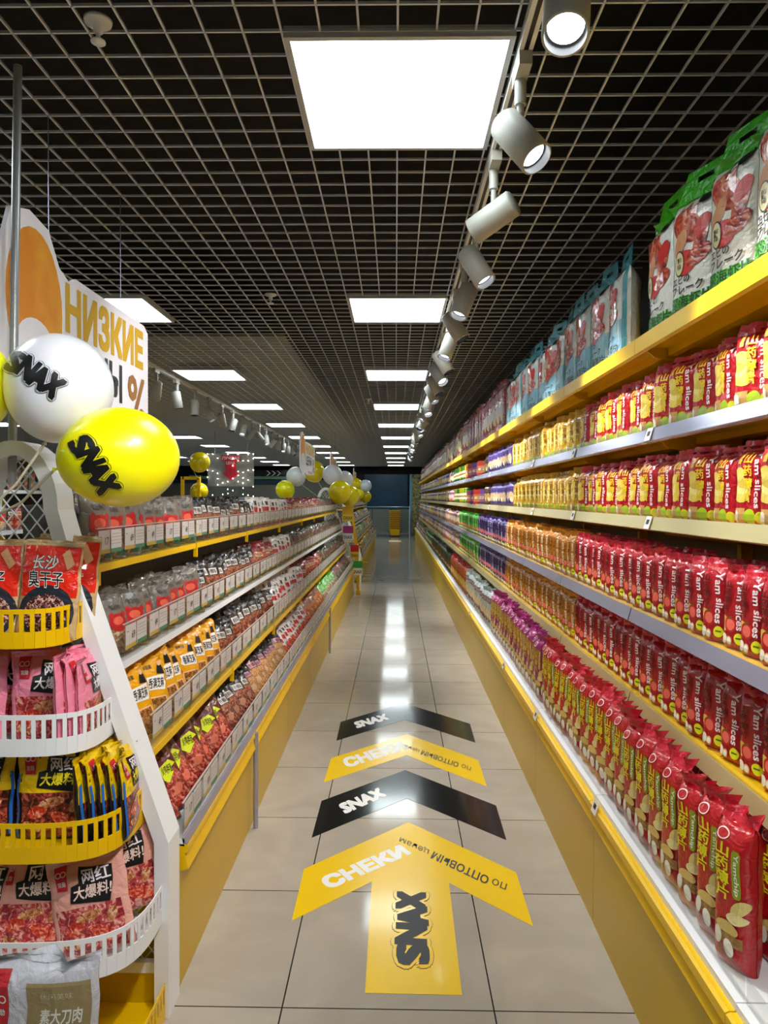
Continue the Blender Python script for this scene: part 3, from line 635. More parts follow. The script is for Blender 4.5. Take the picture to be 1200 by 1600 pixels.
NAMES = {'big_green': ('big green prawn chip bag','prawn_chip_bag'), 'big_blue': ('big teal crab flake bag','crab_flake_bag'),
 'pink_big': ('tall dusky pink snack bag','prawn_stick_bag'), 'tan_big': ('tall tan snack bag','rice_snack_bag'),
 'yam_red': ('red yam slices bag','yam_slices_bag'), 'yam_gold': ('golden yam slices bag','golden_yam_bag'), 'yam_purple': ('lilac snack bag','taro_snack_bag'), 'yam_dark': ('dark speckled snack bag','beef_snack_bag'),
 'box': ('striped cracker box','cracker_box'), 'tin': ('green or yellow canister','snack_canister'),
 'slim_red': ('slim red yam slices bag','slim_yam_bag'), 'slim_orange': ('slim orange yam bag','orange_yam_bag'), 'slim_purple': ('slim purple yam bag','purple_yam_bag'), 'slim_green': ('slim green yam bag','green_yam_bag'),
 'tall_red': ('tall red yam chip bag','yam_chip_bag'), 'tall_magenta': ('tall magenta chip bag','magenta_chip_bag'), 'tall_silver': ('tall silvery snack bag','rice_cake_bag'), 'tall_redgold': ('tall red-and-gold bag','potato_chip_bag'), 'tall_dark': ('tall dark olive bag','seaweed_bag'), 'tall_green': ('tall leaf-green bag','green_pea_bag'),
 'peach': ('small peach snack bag','peach_cookie_bag'), 'brown': ('small brown snack bag','peanut_bag'), 'mint': ('small mint snack bag','biscuit_bag'), 'lilac': ('small mauve snack bag','cookie_bag'),
 'crab': ('pale red-print snack pouch','crab_snack_pouch'), 'meatdark': ('black meat snack pouch','jerky_pouch'), 'whitered': ('white red-print pouch','spicy_meat_pouch'), 'darkred': ('dark red snack pouch','dark_red_pouch'),
 'sesame': ('orange-yellow sesame pouch','sesame_pouch'), 'maroon': ('maroon lime-label pouch','turkey_noodle_pouch'), 'blacktan': ('black and tan pouch','dried_tofu_pouch'), 'orange': ('brown-orange snack pouch','orange_pouch'), 'green': ('green snack pouch','green_pouch'), 'greyclear': ('grey clear snack pouch','clear_pouch'), 'olive': ('dark olive snack pouch','mushroom_pouch')}
NAMES = {k: (a, b, 'box' if k == 'box' else 'canister' if k == 'tin' else 'snack pouch' if 'pouch' in b else 'snack bag') for k, (a, b) in NAMES.items()}
def run(seq, fx, z, where, rz, sgn, pitchk=1.0, rows=1, xoff=.05, tilt=0, nearlim=3.2, jit=.12, sc=1.0, xback=.075, rowlim=6.0, rzo=0.0, mess=0.0):
    cnt = {}
    for row in range(rows):
        for (a, b, ks) in seq:
            y = a
            while True:
                k = ks if isinstance(ks, str) else R.choice(ks)
                v = lib(k)[0]; p = v['w']*pitchk+(.012 if v['w'] < .15 else .02)
                y2 = y+p
                if y2 > b+.02 or (row and y2 > rowlim): break
                yy = y+p/2; key = (k, row); cnt[key] = n = cnt.get(key, 0)+1
                nm, on, cat = NAMES[k]
                rw = 'rear row, ' if row else ''
                grp = '%ss, %s%s' % (nm, rw, where)
                mixed = not isinstance(ks, str)
                if mixed or n > 40: lab = '%s near the far end of the %s' % (nm, where) if mixed else '%s beyond the first forty, %s%s' % (nm, rw, where)
                else: lab = '%s, %s from the front, %s%s' % (nm, nth(n), rw, where)
                if mixed: grp += ', far end'
                elif n > 40: grp += ', beyond forty'
                j = jit if y < 12 else .05
                place(k, R.randrange(3), (fx+sgn*(xoff+v['d']/2+row*xback+R.uniform(0, .012)), yy, z+.001), rz+rzo+R.uniform(-j, j), lab, on, cat, grp,
                      tilt=tilt+R.uniform(-.03, .03), near=(yy < nearlim and row == 0), sc=sc*R.uniform(.97-mess*1.2, 1.03+mess*.5), roll=R.uniform(-mess, mess))
                y = y2
mixS = ['peach','brown','mint','lilac','yam_gold','yam_dark','yam_purple']
run([(1.27,2.7,'big_green'),(2.72,5.7,'big_blue'),(5.7,9.3,'pink_big'),(9.3,14,'tan_big'),(14,24.3,['pink_big','tan_big'])], .80, 1.975, 'right wall top shelf', -PI/2, 1, rzo=.1, jit=.25, nearlim=5)
for nm_, fx, z in (('right wall second shelf', .848, 1.672), ('right wall third shelf', .848, 1.38)):
    run([(1.45,3.4,'yam_red'),(3.4,5.4,'yam_gold'),(5.4,6.7,'yam_purple'),(6.7,7.1,'yam_dark'),(7.1,8.7,'box'),(8.7,10.8,'tin'),(10.8,24.3,mixS)], fx, z, nm_, -PI/2, 1, xoff=.02, jit=.22, rzo=.28, nearlim=3.4, pitchk=1.03)
for nm_, fx, z in (('right wall fourth shelf', .80, 1.07), ('right wall fifth shelf', .80, .785)):
    run([(1.45,3.35,'slim_red'),(3.35,5.4,'slim_orange'),(5.4,7.2,'slim_purple'),(7.2,9.3,'slim_green'),(9.3,13,['peach','peach','brown','lilac']),(13,24.3,mixS)], fx, z, nm_, -PI/2, 1, xoff=.03, rows=2, rzo=.38, nearlim=3.0, xback=.08)
run([(1.48,3.5,'tall_red'),(3.5,5.4,'tall_magenta'),(5.4,7.2,'tall_silver'),(7.2,9.2,'tall_redgold'),(9.2,14,'tall_dark'),(14,16.5,'tall_green'),(16.5,24.3,mixS)], .675, .44, 'right wall bottom deck', -PI/2, 1, xoff=.036, rows=2, rzo=.3, nearlim=3.0, xback=.09)

# ---------------------------------------------------------------- left shelving
LSH = [(.44, -.616), (.70, -.71), (.965, -.79), (1.245, -.87)]
TAGN = ['17','49','69']
TAGP = mat('tag_paper', 'C8C0BC', .5)
def tag_mesh(num):
    c = MB(); c.box(0, .0015, 0, .082, 0, .07, TAGP); c.box(.0015, .0019, 0, .082, 0, .012, mat('tag_gold', 'B89A3C', .5))
    text_on(c, num, lambda a, b: (.0022, .045+a*.026, .026+b*.022), INKB, .02); text_on(c, '____', lambda a, b: (.0022, .006+a*.014, .05+b*.002), INKB, 0)
    return c.mesh('price_tag')
def blank_tag():
    c = MB(); c.box(0, .0015, 0, .082, 0, .07, TAGP); c.box(.0015, .0019, 0, .082, 0, .012, mat('tag_green', '3E7A5A', .5))
    for k in range(4): c.box(.0015, .002, .006, .074, .026+k*.01, .0275+k*.01, mat('ink_grey', '8A8680', .6))
    return c.mesh('price_tag')
TM = [tag_mesh(n) for n in TAGN]+[blank_tag()]
def left_bay(ya, yb, label, group, dx=0.0, posts=False, top=1.42):
    t = thing('gondola_bay', label, 'shelving', (dx, ya, 0), group); L_ = yb-ya-.004
    m = MB(); m.box(-.65, -.63, 0, L_, 0, .36, YELD); m.box(-1.5, -.65, 0, L_, 0, .02, YELD); m.box(-1.5, -1.48, 0, L_, 0, .42, YELD); m.box(-1.48, -.65, L_-.02, L_, 0, .4, YELD); m.box(-1.48, -.65, 0, .02, 0, .4, YELD); obj(m, 'base_panel', t)
    m = MB(); m.prism([(-.61,.425),(-.606,.42),(-.606,.402),(-.616,.396),(-.604,.352),(-.63,.345),(-.65,.345),(-.65,.425)], 'y', 0, L_-.012, YEL); obj(m, 'base_lip', t)['label'] = 'bright yellow folded lip'
    m = MB(); m.box(-1.09, -1.06, 0, L_, .02, top, mat('back_grey', '4A4640', .6)); obj(m, 'back_panel', t)
    if posts: m = MB(); m.tube([(-.605, L_-.01, 0), (-.605, L_-.01, .42)], .011, ALU, 10); obj(m, 'post', t)['label'] = 'slim silver post'
    for si, (z, fx) in enumerate(LSH):
        sm_ = YEL if si in (1, 3) else WHT
        m = MB(); m.prism([(fx,z),(fx,z-.022),(fx-.04,z-.016),(-1.06,z-.016),(-1.06,z)], 'y', 0, L_, sm_)
        if si == 0: m.box(-1.48, -1.09, 0, L_, z-.03, z, YEL)
        s = obj(m, 'shelf', t)
        if si == 0:
            r_ = MB(); r_.prism([(fx+.01,z-.014),(fx-.004,z-.014),(fx-.008,z+.004),(fx+.002,z+.006)], 'y', 0, L_, ALU); obj(r_, 'price_rail', s)
        n = max(4, round(L_/.21)); w = L_/n
        a = MB(); a.box(fx-.006, fx-.0035, 0, L_, z, z+.105, ACR)
        for j in range(n): a.box(fx-.13, fx-.006, j*w+.001, j*w+.0035, z, z+.095, ACR)
        a.box(fx-.0075, fx-.0025, 0, L_, z+.105, z+.108, mat('acrylic_edge', 'B8B4AE', .3)); obj(a, 'clear_riser', s)
        for j in range(n):
            link(TM[(si+j*2) % 3], 'price_tag', s, loc=(fx-.003, j*w+.012, z+.03)); 
            link(TM[3], 'price_tag', s, loc=(fx-.003, j*w+.104, z+.03))
        if si in (1, 3) and ya < 8:
            k = MB(); k.box(fx-.012, fx+.004, .0, .012, z-.06, z+.0, YEL); obj(k, 'bracket', s)
    return t
LJ = [2.07, 3.1, 4.17, 5.35, 6.62, 7.65, 8.7, 9.7, 10.62]
for i in range(8):
    left_bay(LJ[i], LJ[i+1], 'stepped gondola bay of snack pouches on the left, %s from the front' % nth(i+1), 'gondola bays in the left run', posts=i in (0, 3))
    if i == 0:
        pass
mk = lambda k: k
GL = 'left gondola run'
run([(2.1,3.2,'crab'),(3.2,4.4,'meatdark'),(4.4,5.9,'whitered'),(5.9,8.3,'darkred'),(8.3,10.6,'greyclear')], -.87, 1.245, 'near left top shelf', PI/2, -1, rzo=-.4, mess=.09, xoff=.015, tilt=-.12, rows=2, jit=.25, xback=.06, nearlim=3.2, pitchk=.85, rowlim=10.5)
run([(2.1,2.5,'crab'),(2.5,3.0,'crab'),(3.0,4.3,'meatdark'),(4.3,4.9,'darkred'),(4.9,5.7,'whitered'),(5.7,10.6,'olive')], -.79, .965, 'near left second shelf', PI/2, -1, rzo=-.4, mess=.09, xoff=.02, tilt=-.25, rows=2, jit=.25, xback=.07, nearlim=3.2, pitchk=.86, rowlim=7)
run([(2.1,3.1,'sesame'),(3.1,4.5,'meatdark'),(4.5,5.9,'whitered'),(5.9,7.4,'darkred'),(7.4,10.6,'olive')], -.71, .70, 'near left third shelf', PI/2, -1, rzo=-.4, mess=.09, xoff=.03, tilt=-.3, rows=2, jit=.22, xback=.08, nearlim=3.2, pitchk=.86, rowlim=7)
run([(2.1,3.0,'maroon'),(3.0,3.5,'meatdark'),(3.5,4.4,'blacktan'),(4.4,5.6,'whitered'),(5.6,6.8,'orange'),(6.8,8.4,'green'),(8.4,10.6,'greyclear')], -.616, .445, 'near left bottom deck', PI/2, -1, rzo=-.4, mess=.09, xoff=.04, tilt=-.62, rows=2, jit=.2, xback=.09, nearlim=3.4, pitchk=.86, rowlim=7)

# second run farther along
J2 = [12.2+1.05*i for i in range(9)]
for i in range(8): left_bay(J2[i], J2[i+1], 'gondola bay in the farther left run, %s from the front' % nth(i+1), 'gondola bays in the farther left run', dx=.05)
mx = ['whitered','green','orange','darkred','yam_purple','mint','yam_gold','peach']
for (z, fx), w_ in zip(LSH, ('bottom deck','third shelf','second shelf','top shelf')):
    run([(12.25,20.5,mx)], fx+.05, z, 'far left '+w_, PI/2, -1, rzo=-.4, mess=.09, xoff=.03, tilt=-.25, jit=.2, pitchk=1.1)

# ---------------------------------------------------------------- end display rack with curved baskets
CX = -1.05
def halfw(z): 
    if z <= .49: return .428
    if z <= 1.17: return .428-(z-.49)/.68*.235
    if z <= 1.41: return .193-(z-1.17)/.24*.068
    return .125*math.sqrt(max(0, 1-((z-1.41)/.19)**2))
def outline(inset=0):
    zs = [0, .25, .49, .7, .95, 1.17, 1.3, 1.41]
    r = [(halfw(z)-inset, z) for z in zs]+[((.125-inset)*math.cos(a), 1.41+(.19-inset)*math.sin(a)) for a in [PI/2*k/8 for k in range(1, 9)]]
    l = [(-x, z) for x, z in r[::-1][1:]]; return r+l
def rack(loc, label, group, main=True, basket_list=(), colr=WHT):
    t = thing('display_rack', label, 'display rack', loc, group)
    o, i_ = outline(0), outline(.04); n = len(o); m = MB()
    for ya, yb in ((-.06, .04),):
        vs = [(x, ya, z) for x, z in o]+[(x, ya, z) for x, z in i_]+[(x, yb, z) for x, z in o]+[(x, yb, z) for x, z in i_]
        fs = []
        for k in range(n-1):
            fs += [(k, k+1, n+k+1, n+k), (2*n+k, 3*n+k, 3*n+k+1, 2*n+k+1), (k, 2*n+k, 2*n+k+1, k+1), (n+k, n+k+1, 3*n+k+1, 3*n+k)]
        m.add(vs, fs, colr)
    obj(m, 'frame', t)
    m = MB(); w = .004   # diamond lattice
    for sg in (1, -1):
        c = -3.0
        while c < 3.5:
            pts = []
            z = .1
            while z < 1.58:
                x = sg*(z-c)/1.25
                if abs(x) < halfw(z)-.02: pts.append((x, z))
                z += .01
            if len(pts) > 2:
                a, b = pts[0], pts[-1]; m.tube([(a[0], .03+.003*sg, a[1]), (b[0], .03+.003*sg, b[1])], w*.6, WHT, 4)
            c += .055
    obj(m, 'lattice_panel', t)
    for (z0, hh, a, b, bm_) in basket_list:
        bk = MB(); N = 96; path = []
        for k in range(N+1):
            th = PI*k/N; c_, s_ = math.cos(th), math.sin(th); e = 2/4.2
            path.append(((a-.004)*math.copysign(abs(c_)**e, c_), -.03-b*abs(s_)**e))
        ds = [0]
        for k in range(N): ds.append(ds[-1]+math.dist(path[k], path[k+1]))
        def at(d):
            for k in range(N):
                if ds[k+1] >= d:
                    f = (d-ds[k])/(ds[k+1]-ds[k]+1e-9); return (path[k][0]+(path[k+1][0]-path[k][0])*f, path[k][1]+(path[k+1][1]-path[k][1])*f)
            return path[-1]
        def strip(d0, d1, za, zb, th=.003):
            p, q = at(d0), at(d1); nx, ny = -(q[1]-p[1]), q[0]-p[0]; l_ = math.hypot(nx, ny) or 1; nx, ny = nx/l_*th, ny/l_*th
            bk.add([(p[0],p[1],za),(q[0],q[1],za),(q[0],q[1],zb),(p[0],p[1],zb),(p[0]+nx,p[1]+ny,za),(q[0]+nx,q[1]+ny,za),(q[0]+nx,q[1]+ny,zb),(p[0]+nx,p[1]+ny,zb)],
                   [(0,1,2,3),(4,7,6,5),(0,4,5,1),(3,2,6,7),(0,3,7,4),(1,5,6,2)], bm_)
        T_ = ds[-1]; n_ = int(T_/.024); st = T_/n_
        zs1 = z0+hh*.42; zs2 = z0+hh*.88
        for k in range(n_):
            strip(k*st, (k+1)*st, z0, zs1); strip(k*st, (k+1)*st, zs2, z0+hh); strip(k*st, k*st+st*.42, zs1, zs2)
        bk.prism([(x, y) for x, y in path], 'z', z0+.004, z0+.008, bm_)
        p = obj(bk, 'basket', t); p['label'] = ('yellow' if bm_ is YEL else 'white')+' curved slotted basket'
    return t
BK = [(1.06,.1,.193,.19,YEL), (.79,.105,.272,.2,WHT), (.543,.1,.356,.25,YEL), (.268,.105,.412,.29,WHT), (0.0,.1,.42,.52,YEL)]
rk = rack((CX, 2.0, 0), 'white arched display rack with curved baskets at the near end of the left shelving', None, basket_list=BK)
m = MB(); m.box(-.38, .38, -.02, .0, .1, .13, WHT); m.box(-.4, .4, -.5, .02, .0, .012, YEL); m.box(-.39,.39,-.015,.0,.0,.1,YELD); obj(m, 'base_shelf', rk)
rack((CX, 10.75, 0), 'grey-white arched display rack at the far end of the left run', None)
rk2 = rack((CX+.05, 12.0, 0), 'arched display rack closing the near end of the farther left run', None)
# yellow leaning side post with hanging cards
m = MB(); pts = [(-.69,1.36),(-.60,.66),(-.575,.3),(-.575,0),(-.535,0),(-.535,.3),(-.56,.66),(-.65,1.36)]
m.prism(pts, 'y', 10.66, 10.74, YEL); m.box(-.59, -.52, 10.64, 10.76, 0, .06, YEL)
tag(obj(m, 'end_post'), 'yellow leaning end post closing the left shelving run', 'post')
for i, (u0, v0, u1, v1, ca, cb, w_) in enumerate(((535,792,552,815,'E0B020','E8C840','СНЕКИ'), (536,822,552,845,'A83078','E0DAD4','SNAX'), (548,852,561,873,'C82020','E8B818','SNAX'), (551,877,567,899,'2E9A30','E4E0D8','SNAX'))):
    p0 = px(u0, v1, 10.5); p1 = px(u1, v0, 10.5); m = MB(); h = p1.z-p0.z
    m.box(p0.x, p1.x, 0, .03, p0.z+h*.5, p1.z, mat('card_'+ca, ca, .4)); m.box(p0.x, p1.x, -.002, .03, p0.z, p0.z+h*.5, mat('card_'+cb, cb, .5))
    text_on(m, w_, lambda a, b: (p0.x+.015+a*(p1.x-p0.x-.03), -.003, p0.z+h*.12+b*h*.22), INKB, .03)
    m.box(p1.x-.02, p1.x+.02+i*.015, .01, .02, p1.z-.02, p1.z-.01, YEL)
    tag(obj(m, 'hanging_pack', loc=(0, 10.5, 0)), 'small hanging snack pack with a price card on the end post, %s from the top' % nth(i+1), 'hanging pack', 'packs hung on the end post')

# pouches in the baskets
def bp(k, i, u, Y, z, rz, label, tilt=-.12, sc=1.0, roll=0):
    return place(k, i, ((u-618)*Y/F, Y, z), rz, label, 'snack_bag' if k == 'goodtaste' else 'snack_pouch', 'snack bag' if k == 'goodtaste' else 'snack pouch', None, tilt, True, sc, roll)
bp('skillet', 0, -22, 1.87, 1.07, .05, 'red and gold skillet pouch in the top basket, cut by the left edge')
bp('skillet', 1, 66, 1.87, 1.07, .1, 'red and gold skillet pouch with its whole front showing, top basket', roll=.06)
bp('skillet', 0, 28, 1.925, 1.07, -.05, 'red and gold skillet pouch squeezed between two others, top basket', roll=-.05)
bp('skillet', 1, 93, 1.94, 1.07, .35, 'red and gold skillet pouch turned sideways at the back of the top basket', sc=1.04, roll=.08)
bp('pinkfood', 0, 72, 1.87, .80, .06, 'pink sweets pouch with its whole front showing, second basket', roll=-.04)
bp('pinkfood', 1, -60, 1.87, .80, 0, 'pink sweets pouch cut by the left edge, second basket')
bp('pinkfood', 1, 20, 1.92, .80, .1, 'pink sweets pouch behind the front one, second basket', sc=1.04)
for i in range(3): bp('pinkfood', i, 112+i*13, 1.89+i*.01, .80, 1.6+.05*i, 'pink sweets pouch standing edge-on at the right of the second basket, %s from the left' % nth(i+1), tilt=-.05, sc=1.02-.04*i)
bp('yellfood', 0, 80, 1.84, .555, .04, 'yellow and black sweets pouch with its whole front showing, third basket', roll=-.03)
bp('yellfood', 1, -48, 1.84, .555, .1, 'yellow and black sweets pouch cut by the left edge, third basket')
bp('yellfood', 1, 10, 1.91, .555, -.1, 'yellow and black sweets pouch behind the front ones, third basket', sc=1.03)
for i in range(5): bp('yellfood', i, 146+i*14, 1.86+i*.012, .555, 1.55+.04*i, 'yellow and black sweets pouch standing edge-on in the third basket, %s from the left' % nth(i+1), tilt=-.08, sc=.98-.02*i)
bp('peachfood', 0, 148, 1.79, .285, .08, 'peach sweets pouch tilted to the left, fourth basket', roll=-.22, tilt=-.2)
bp('peachfood', 1, 45, 1.8, .28, .1, 'peach sweets pouch beside the tilted one, fourth basket', roll=-.05, tilt=-.2)
bp('peachfood', 1, -50, 1.79, .28, .0, 'peach sweets pouch cut by the left edge, fourth basket', tilt=-.2)
bp('peachfood', 0, 200, 1.93, .31, .45, 'peach sweets pouch turned at the right corner of the fourth basket', roll=-.2, tilt=-.1)
bp('goodtaste', 0, 43, 1.54, .1, .0, 'large silver snack bag standing in the bottom basket', tilt=-.03)

# ---------------------------------------------------------------- balloons
BY = mat('yellow_balloon', 'FFF600', .3, coat=.25); BW = mat('white_balloon', 'E6E8F0', .3, coat=.25)
for m_ in (BY, BW): m_.node_tree.nodes['Principled BSDF'].inputs['Subsurface Weight'].default_value = .3; m_.node_tree.nodes['Principled BSDF'].inputs['Subsurface Scale'].default_value = .05
BYD = mat('deep_yellow_balloon', 'E8D000', .2, coat=.4); STK = mat('stick_plastic', 'D8D0B8', .4)
def balloon(c, rx, rz_, m_, label, group, knot=(0, -1), end=None, text=None):
    rz0 = math.atan2(-c[0], c[1]); t = thing('balloon', label, 'balloon', c, group, rot=(0, 0, rz0))
    b = MB(); ang = math.atan2(knot[0], -knot[1]); M_ = Matrix.Rotation(-ang, 4, 'Y')
    prof = []
    for i in range(33):
        a = -PI/2+PI*i/32; r = math.cos(a); z = math.sin(a)
        if z < 0: r *= 1-.06*(z**2); z *= 1.06
        prof.append((max(r, .02 if i == 0 else 0), z))
    prof = [(.05, -1.13), (.03, -1.085)]+prof
    vs = []; n = 40
    sw = abs(knot[0]) > abs(knot[1])
    for r, z in prof:
        for j in range(n):
            p = Vector((r*math.cos(2*PI*j/n), r*math.sin(2*PI*j/n), z)); p = M_ @ p
            vs.append((p.x*rx, p.y*min(rx, rz_), p.z*rz_))
    b.add(vs, [(i*n+j, i*n+(j+1) % n, (i+1)*n+(j+1) % n, (i+1)*n+j) for i in range(len(prof)-1) for j in range(n)], m_, True)
    if text:
        cx, cz, Ln, ht, an = text
        def q(a, bb, off):
            x = (a-.5)*Ln; z = (bb-.5)*ht; X = cx+x*math.cos(an)-z*math.sin(an); Z = cz+x*math.sin(an)+z*math.cos(an)
            r2 = min(.95, X*X+Z*Z); k = 1+off; return (X*rx*k, -math.sqrt(1-r2)*min(rx, rz_)*k, Z*rz_*k)
        def put(st, mm, k, i0):
            for j_, (vs, fs) in enumerate(st):
                vs, fs = cut2d(vs, fs, .06, .14); b.add([q(x, y, .006+.008*k+LIFT*8*(j_+i0)) for x, y in vs], fs, mm)
        logo([(.062, INKB), (.052, m_), (.026, INKB)], put)
    obj(b, 'balloon_skin', t)
    if end:
        kd = M_ @ Vector((0, 0, -1.1)); k0 = Vector((kd.x*rx, 0, kd.z*rz_)); e = Matrix.Rotation(-rz0, 4, 'Z') @ (Vector(end)-Vector(c))
        mid = (k0+e)/2+Vector((0, 0, -.02)); s = MB(); s.tube([k0, mid, e], .0035, STK, 8); obj(s, 'balloon_stick', t)
    return t
balloon(px(90, 607, 1.86), .134, .138, BW, 'large white printed balloon above the display rack', None, (-.25, -1), px(-25, 800, 1.9), (-.42, .1, 1.0, .42, math.radians(-36)))
balloon(px(187, 716, 1.78), .142, .124, BY, 'large yellow printed balloon right of the white one', None, (-1, -.25), px(-20, 812, 1.88), (-.42, -.2, 1.08, .4, math.radians(-64)))
balloon(px(-72, 600, 1.8), .132, .13, BY, 'yellow balloon cut by the left edge of the view', None, (.2, -1), px(-10, 800, 1.95))
base = px(520, 790, 10.6)
for i, (u, v, Y, r, m_, lab) in enumerate(((462,745,10.7,.145,BW,'white balloon left of the hanging signs at the end of the left run'),(490,737,11.0,.165,BYD,'yellow balloon behind the hanging sign'),(519,742,10.8,.15,BW,'white balloon right of the hanging sign'),
        (538,750,11.1,.14,BW,'pale balloon half hidden behind another white one'),(445,766,10.6,.14,BY,'yellow balloon peeping over the pouches, left of the white balloons'),(531,769,10.2,.165,BYD,'large yellow balloon hanging in front of the end post'),
        (546,775,10.5,.15,BYD,'yellow balloon tucked behind the large yellow one'))):
    balloon(px(u, v, Y), r, r, m_, lab, None, ((base.x-px(u,v,Y).x)*.8, -.6), base)
base = px(562, 792, 18)
for u, v, Y, r, m_, lab in ((556,757,18,.16,BYD,'small far yellow balloon, upper left of its cluster'),(571,759,18,.155,BW,'small far white balloon beside the dark window'),(571,776,18.2,.15,BYD,'small far yellow balloon below the white one'),(561,772,17.8,.13,BY,'small far bright yellow balloon in the middle of its cluster')):
    balloon(px(u, v, Y), r, r, m_, lab, None, (0, -1), base)
for u, v, Y, r, lab in ((311,723,9.2,.13,'yellow balloon tied beside the yellow frame at left'),(310,769,9.6,.12,'yellow balloon peeping over the pouches below the yellow frame')):
    balloon(px(u, v, Y), r, r, BYD, lab, None, (-.6, -1), Vector((px(298,735,9.5).x+.1, 9.5, 1.7)))

# ---------------------------------------------------------------- hanging signs
BRD = mat('sign_board', 'F0EEF6', .6); ORG = mat('sign_orange', 'E08A10', .6, color2='F0B030', cscale=4); GOLD = mat('sign_gold', 'D6A800', .6)
def sign(x, ya, yb, z0, z1, label, side=True):
    """board in the plane x, reading towards increasing Y when seen from the aisle"""
    t = thing('hanging_sign', label, 'sign', (x, ya, z0), None); L_ = yb-ya; H = z1-z0
    m = MB(); f = lambda a, b: (a*L_, b*H)
    out = [(0,.1),(.0,.72),(.05,.95),(.14,1),(.24,.97),(.3,.82),(.36,.78),(.4,.82),(.96,.82),(1,.78),(1,.12),(.96,.03),(.4,-.02),(.3,.03),(.1,0)]
    m.prism([f(*p) for p in out], 'x', -.006, .006, BRD); obj(m, 'board', t)
    m = MB(); q = lambda a, b, d=.0065: (d, a*L_, b*H)
    # plain rounded orange field instead of a picture
    pts = [(.17+.145*math.cos(2*PI*k/28), .57+.36*math.sin(2*PI*k/28)) for k in range(28)]
    m.add([q(*p) for p in pts], [tuple(range(28))], ORG)
    pts = [(.17+.1*math.cos(2*PI*k/24), .36+.14*math.sin(2*PI*k/24)) for k in range(24)]
    m.add([q(p[0], p[1], .0072) for p in pts], [tuple(range(24))], BRD)
    obj(m, 'printed_field', t)['label'] = 'orange printed roundel'
    m = MB()
    text_on(m, 'НИЗКИЕ', lambda a, b: (.0075, (.34+.6*a)*L_, (.52+.24*b)*H), GOLD, .05)
    text_on(m, 'ЦЕНЫ', lambda a, b: (.0075, (.36+.38*a)*L_, (.2+.26*b)*H), INKB, .05)
    text_on(m, '%', lambda a, b: (.0075, (.8+.17*a)*L_, (.08+.36*b)*H), mat('coin_brown', '9A6414', .4), .025)
    text_on(m, 'SNAX', lambda a, b: (.0075, (.5+.3*a)*L_, (.03+.07*b)*H), mat('sign_red', 'C81830', .4), .03)
    obj(m, 'lettering', t)
    m = MB()
    for yy in (.25*L_, .75*L_): m.tube([(0, yy, H*.8), (0, yy, ZC-z0)], .0015, ALU, 6)
    obj(m, 'hanging_wire', t)
sign(-1.1, 1.96, 3.14, 1.67, 2.3, 'large hanging cut-out sign with gold lettering above the display rack')
sign(-1.13, 8.4, 9.9, 1.74, 2.24, 'hanging low-price sign over the middle of the left shelving')
sign(-1.13, 12.3, 13.6, 1.8, 2.25, 'hanging low-price sign over the start of the farther run')
sign(-1.13, 19.0, 20.4, 1.75, 2.25, 'farthest hanging low-price sign')
m = MB(); m.tube([px(27, 108, 2.0), px(15, 700, 1.97), px(14, 760, 1.97)], .0115, mat('pole_grey', '9A9C9E', .35, metal=.4), 14)
tag(obj(m, 'hanging_pole'), 'grey vertical pole running from the rack to the ceiling at left', 'pole')

# ---------------------------------------------------------------- far end
m = MB()
GL = mat('railing_panel', '6E726C', .3); STL = mat('rail_steel', '8AA0A8', .25, metal=.6)
t = thing('railing', 'steel railing with grey glass panels across the end of the aisle', 'railing', (0, 27.2, 0))
m = MB(); m.tube([(-1.6,0,1.1),(.56,0,1.1)], .025, STL, 10); obj(m, 'top_rail', t); m = MB(); m.box(-1.6,.56,-.02,.02,.1,.14,STL); obj(m, 'bottom_rail', t)
for k in range(3): m = MB(); m.box(-1.58+.71*k, -.9+.71*k, -.006, .006, .14, 1.02, GL); obj(m, 'panel', t)
m = MB(); m.box(.52,.56,-.03,.03,0,1.14,mat('pale_steel','C8DCE8',.3)); obj(m, 'post', t)
bk = MB()
for (a, b, w0, w1, d0, d1) in ((0, .24, .15, .19, .1, .13),):
    for sx in (-1, 1):
        bk.add([(sx*w0,-d0,a),(sx*w0,d0,a),(sx*w1,d1,b),(sx*w1,-d1,b)], [(0,1,2,3)], YEL)
        bk.add([(-w0,sx*d0,a),(w0,sx*d0,a),(w1,sx*d1,b),(-w1,sx*d1,b)], [(0,1,2,3)], YEL)
    bk.box(-w0, w0, -d0, d0, a, a+.004, YEL)
    for s_ in ((-.215,-.185,-.15,.15),(.185,.2,-.14,.14),(-.2,.2,-.14,-.125),(-.2,.2,.125,.14)): bk.box(s_[0], s_[1], s_[2], s_[3], b-.02, b, YEL)
bkm = bk.mesh('shopping_basket'); bkm2 = bkm.copy(); OG = mat('basket_orange', '9A5E06', .5); bkm2.materials.append(OG)
for i, p in enumerate(bkm2.polygons): p.material_index = 1 if i < 4 else 0
for i in range(11):
    o = link(bkm if i == 0 else bkm2, 'shopping_basket', loc=(-.02, 26.6, .05+i*.068), rot=(0, 0, 0)); tag(o, 'yellow shopping basket in the stack by the railing, %s from the bottom' % nth(i+1), 'shopping basket', 'nested shopping baskets')
m = MB(); m.box(-.2,.2,-.15,.15,0,.05,BLK); tag(obj(m, 'basket_trolley', loc=(-.02,26.6,0)), 'low black base under the stacked shopping baskets', 'basket base')
m = MB(); m.box(-.22,.2,-.5,.5,.0003,.001,YEL); m.box(-.17,.15,-.4,.4,.001,.0014,GRYP); m.box(-.13,.11,-.3,.3,.0014,.0018,PAPER); tag(obj(m, 'floor_notice', loc=(0,23.9,0)), 'framed notice sticker on the floor in front of the basket stack', 'floor sticker')
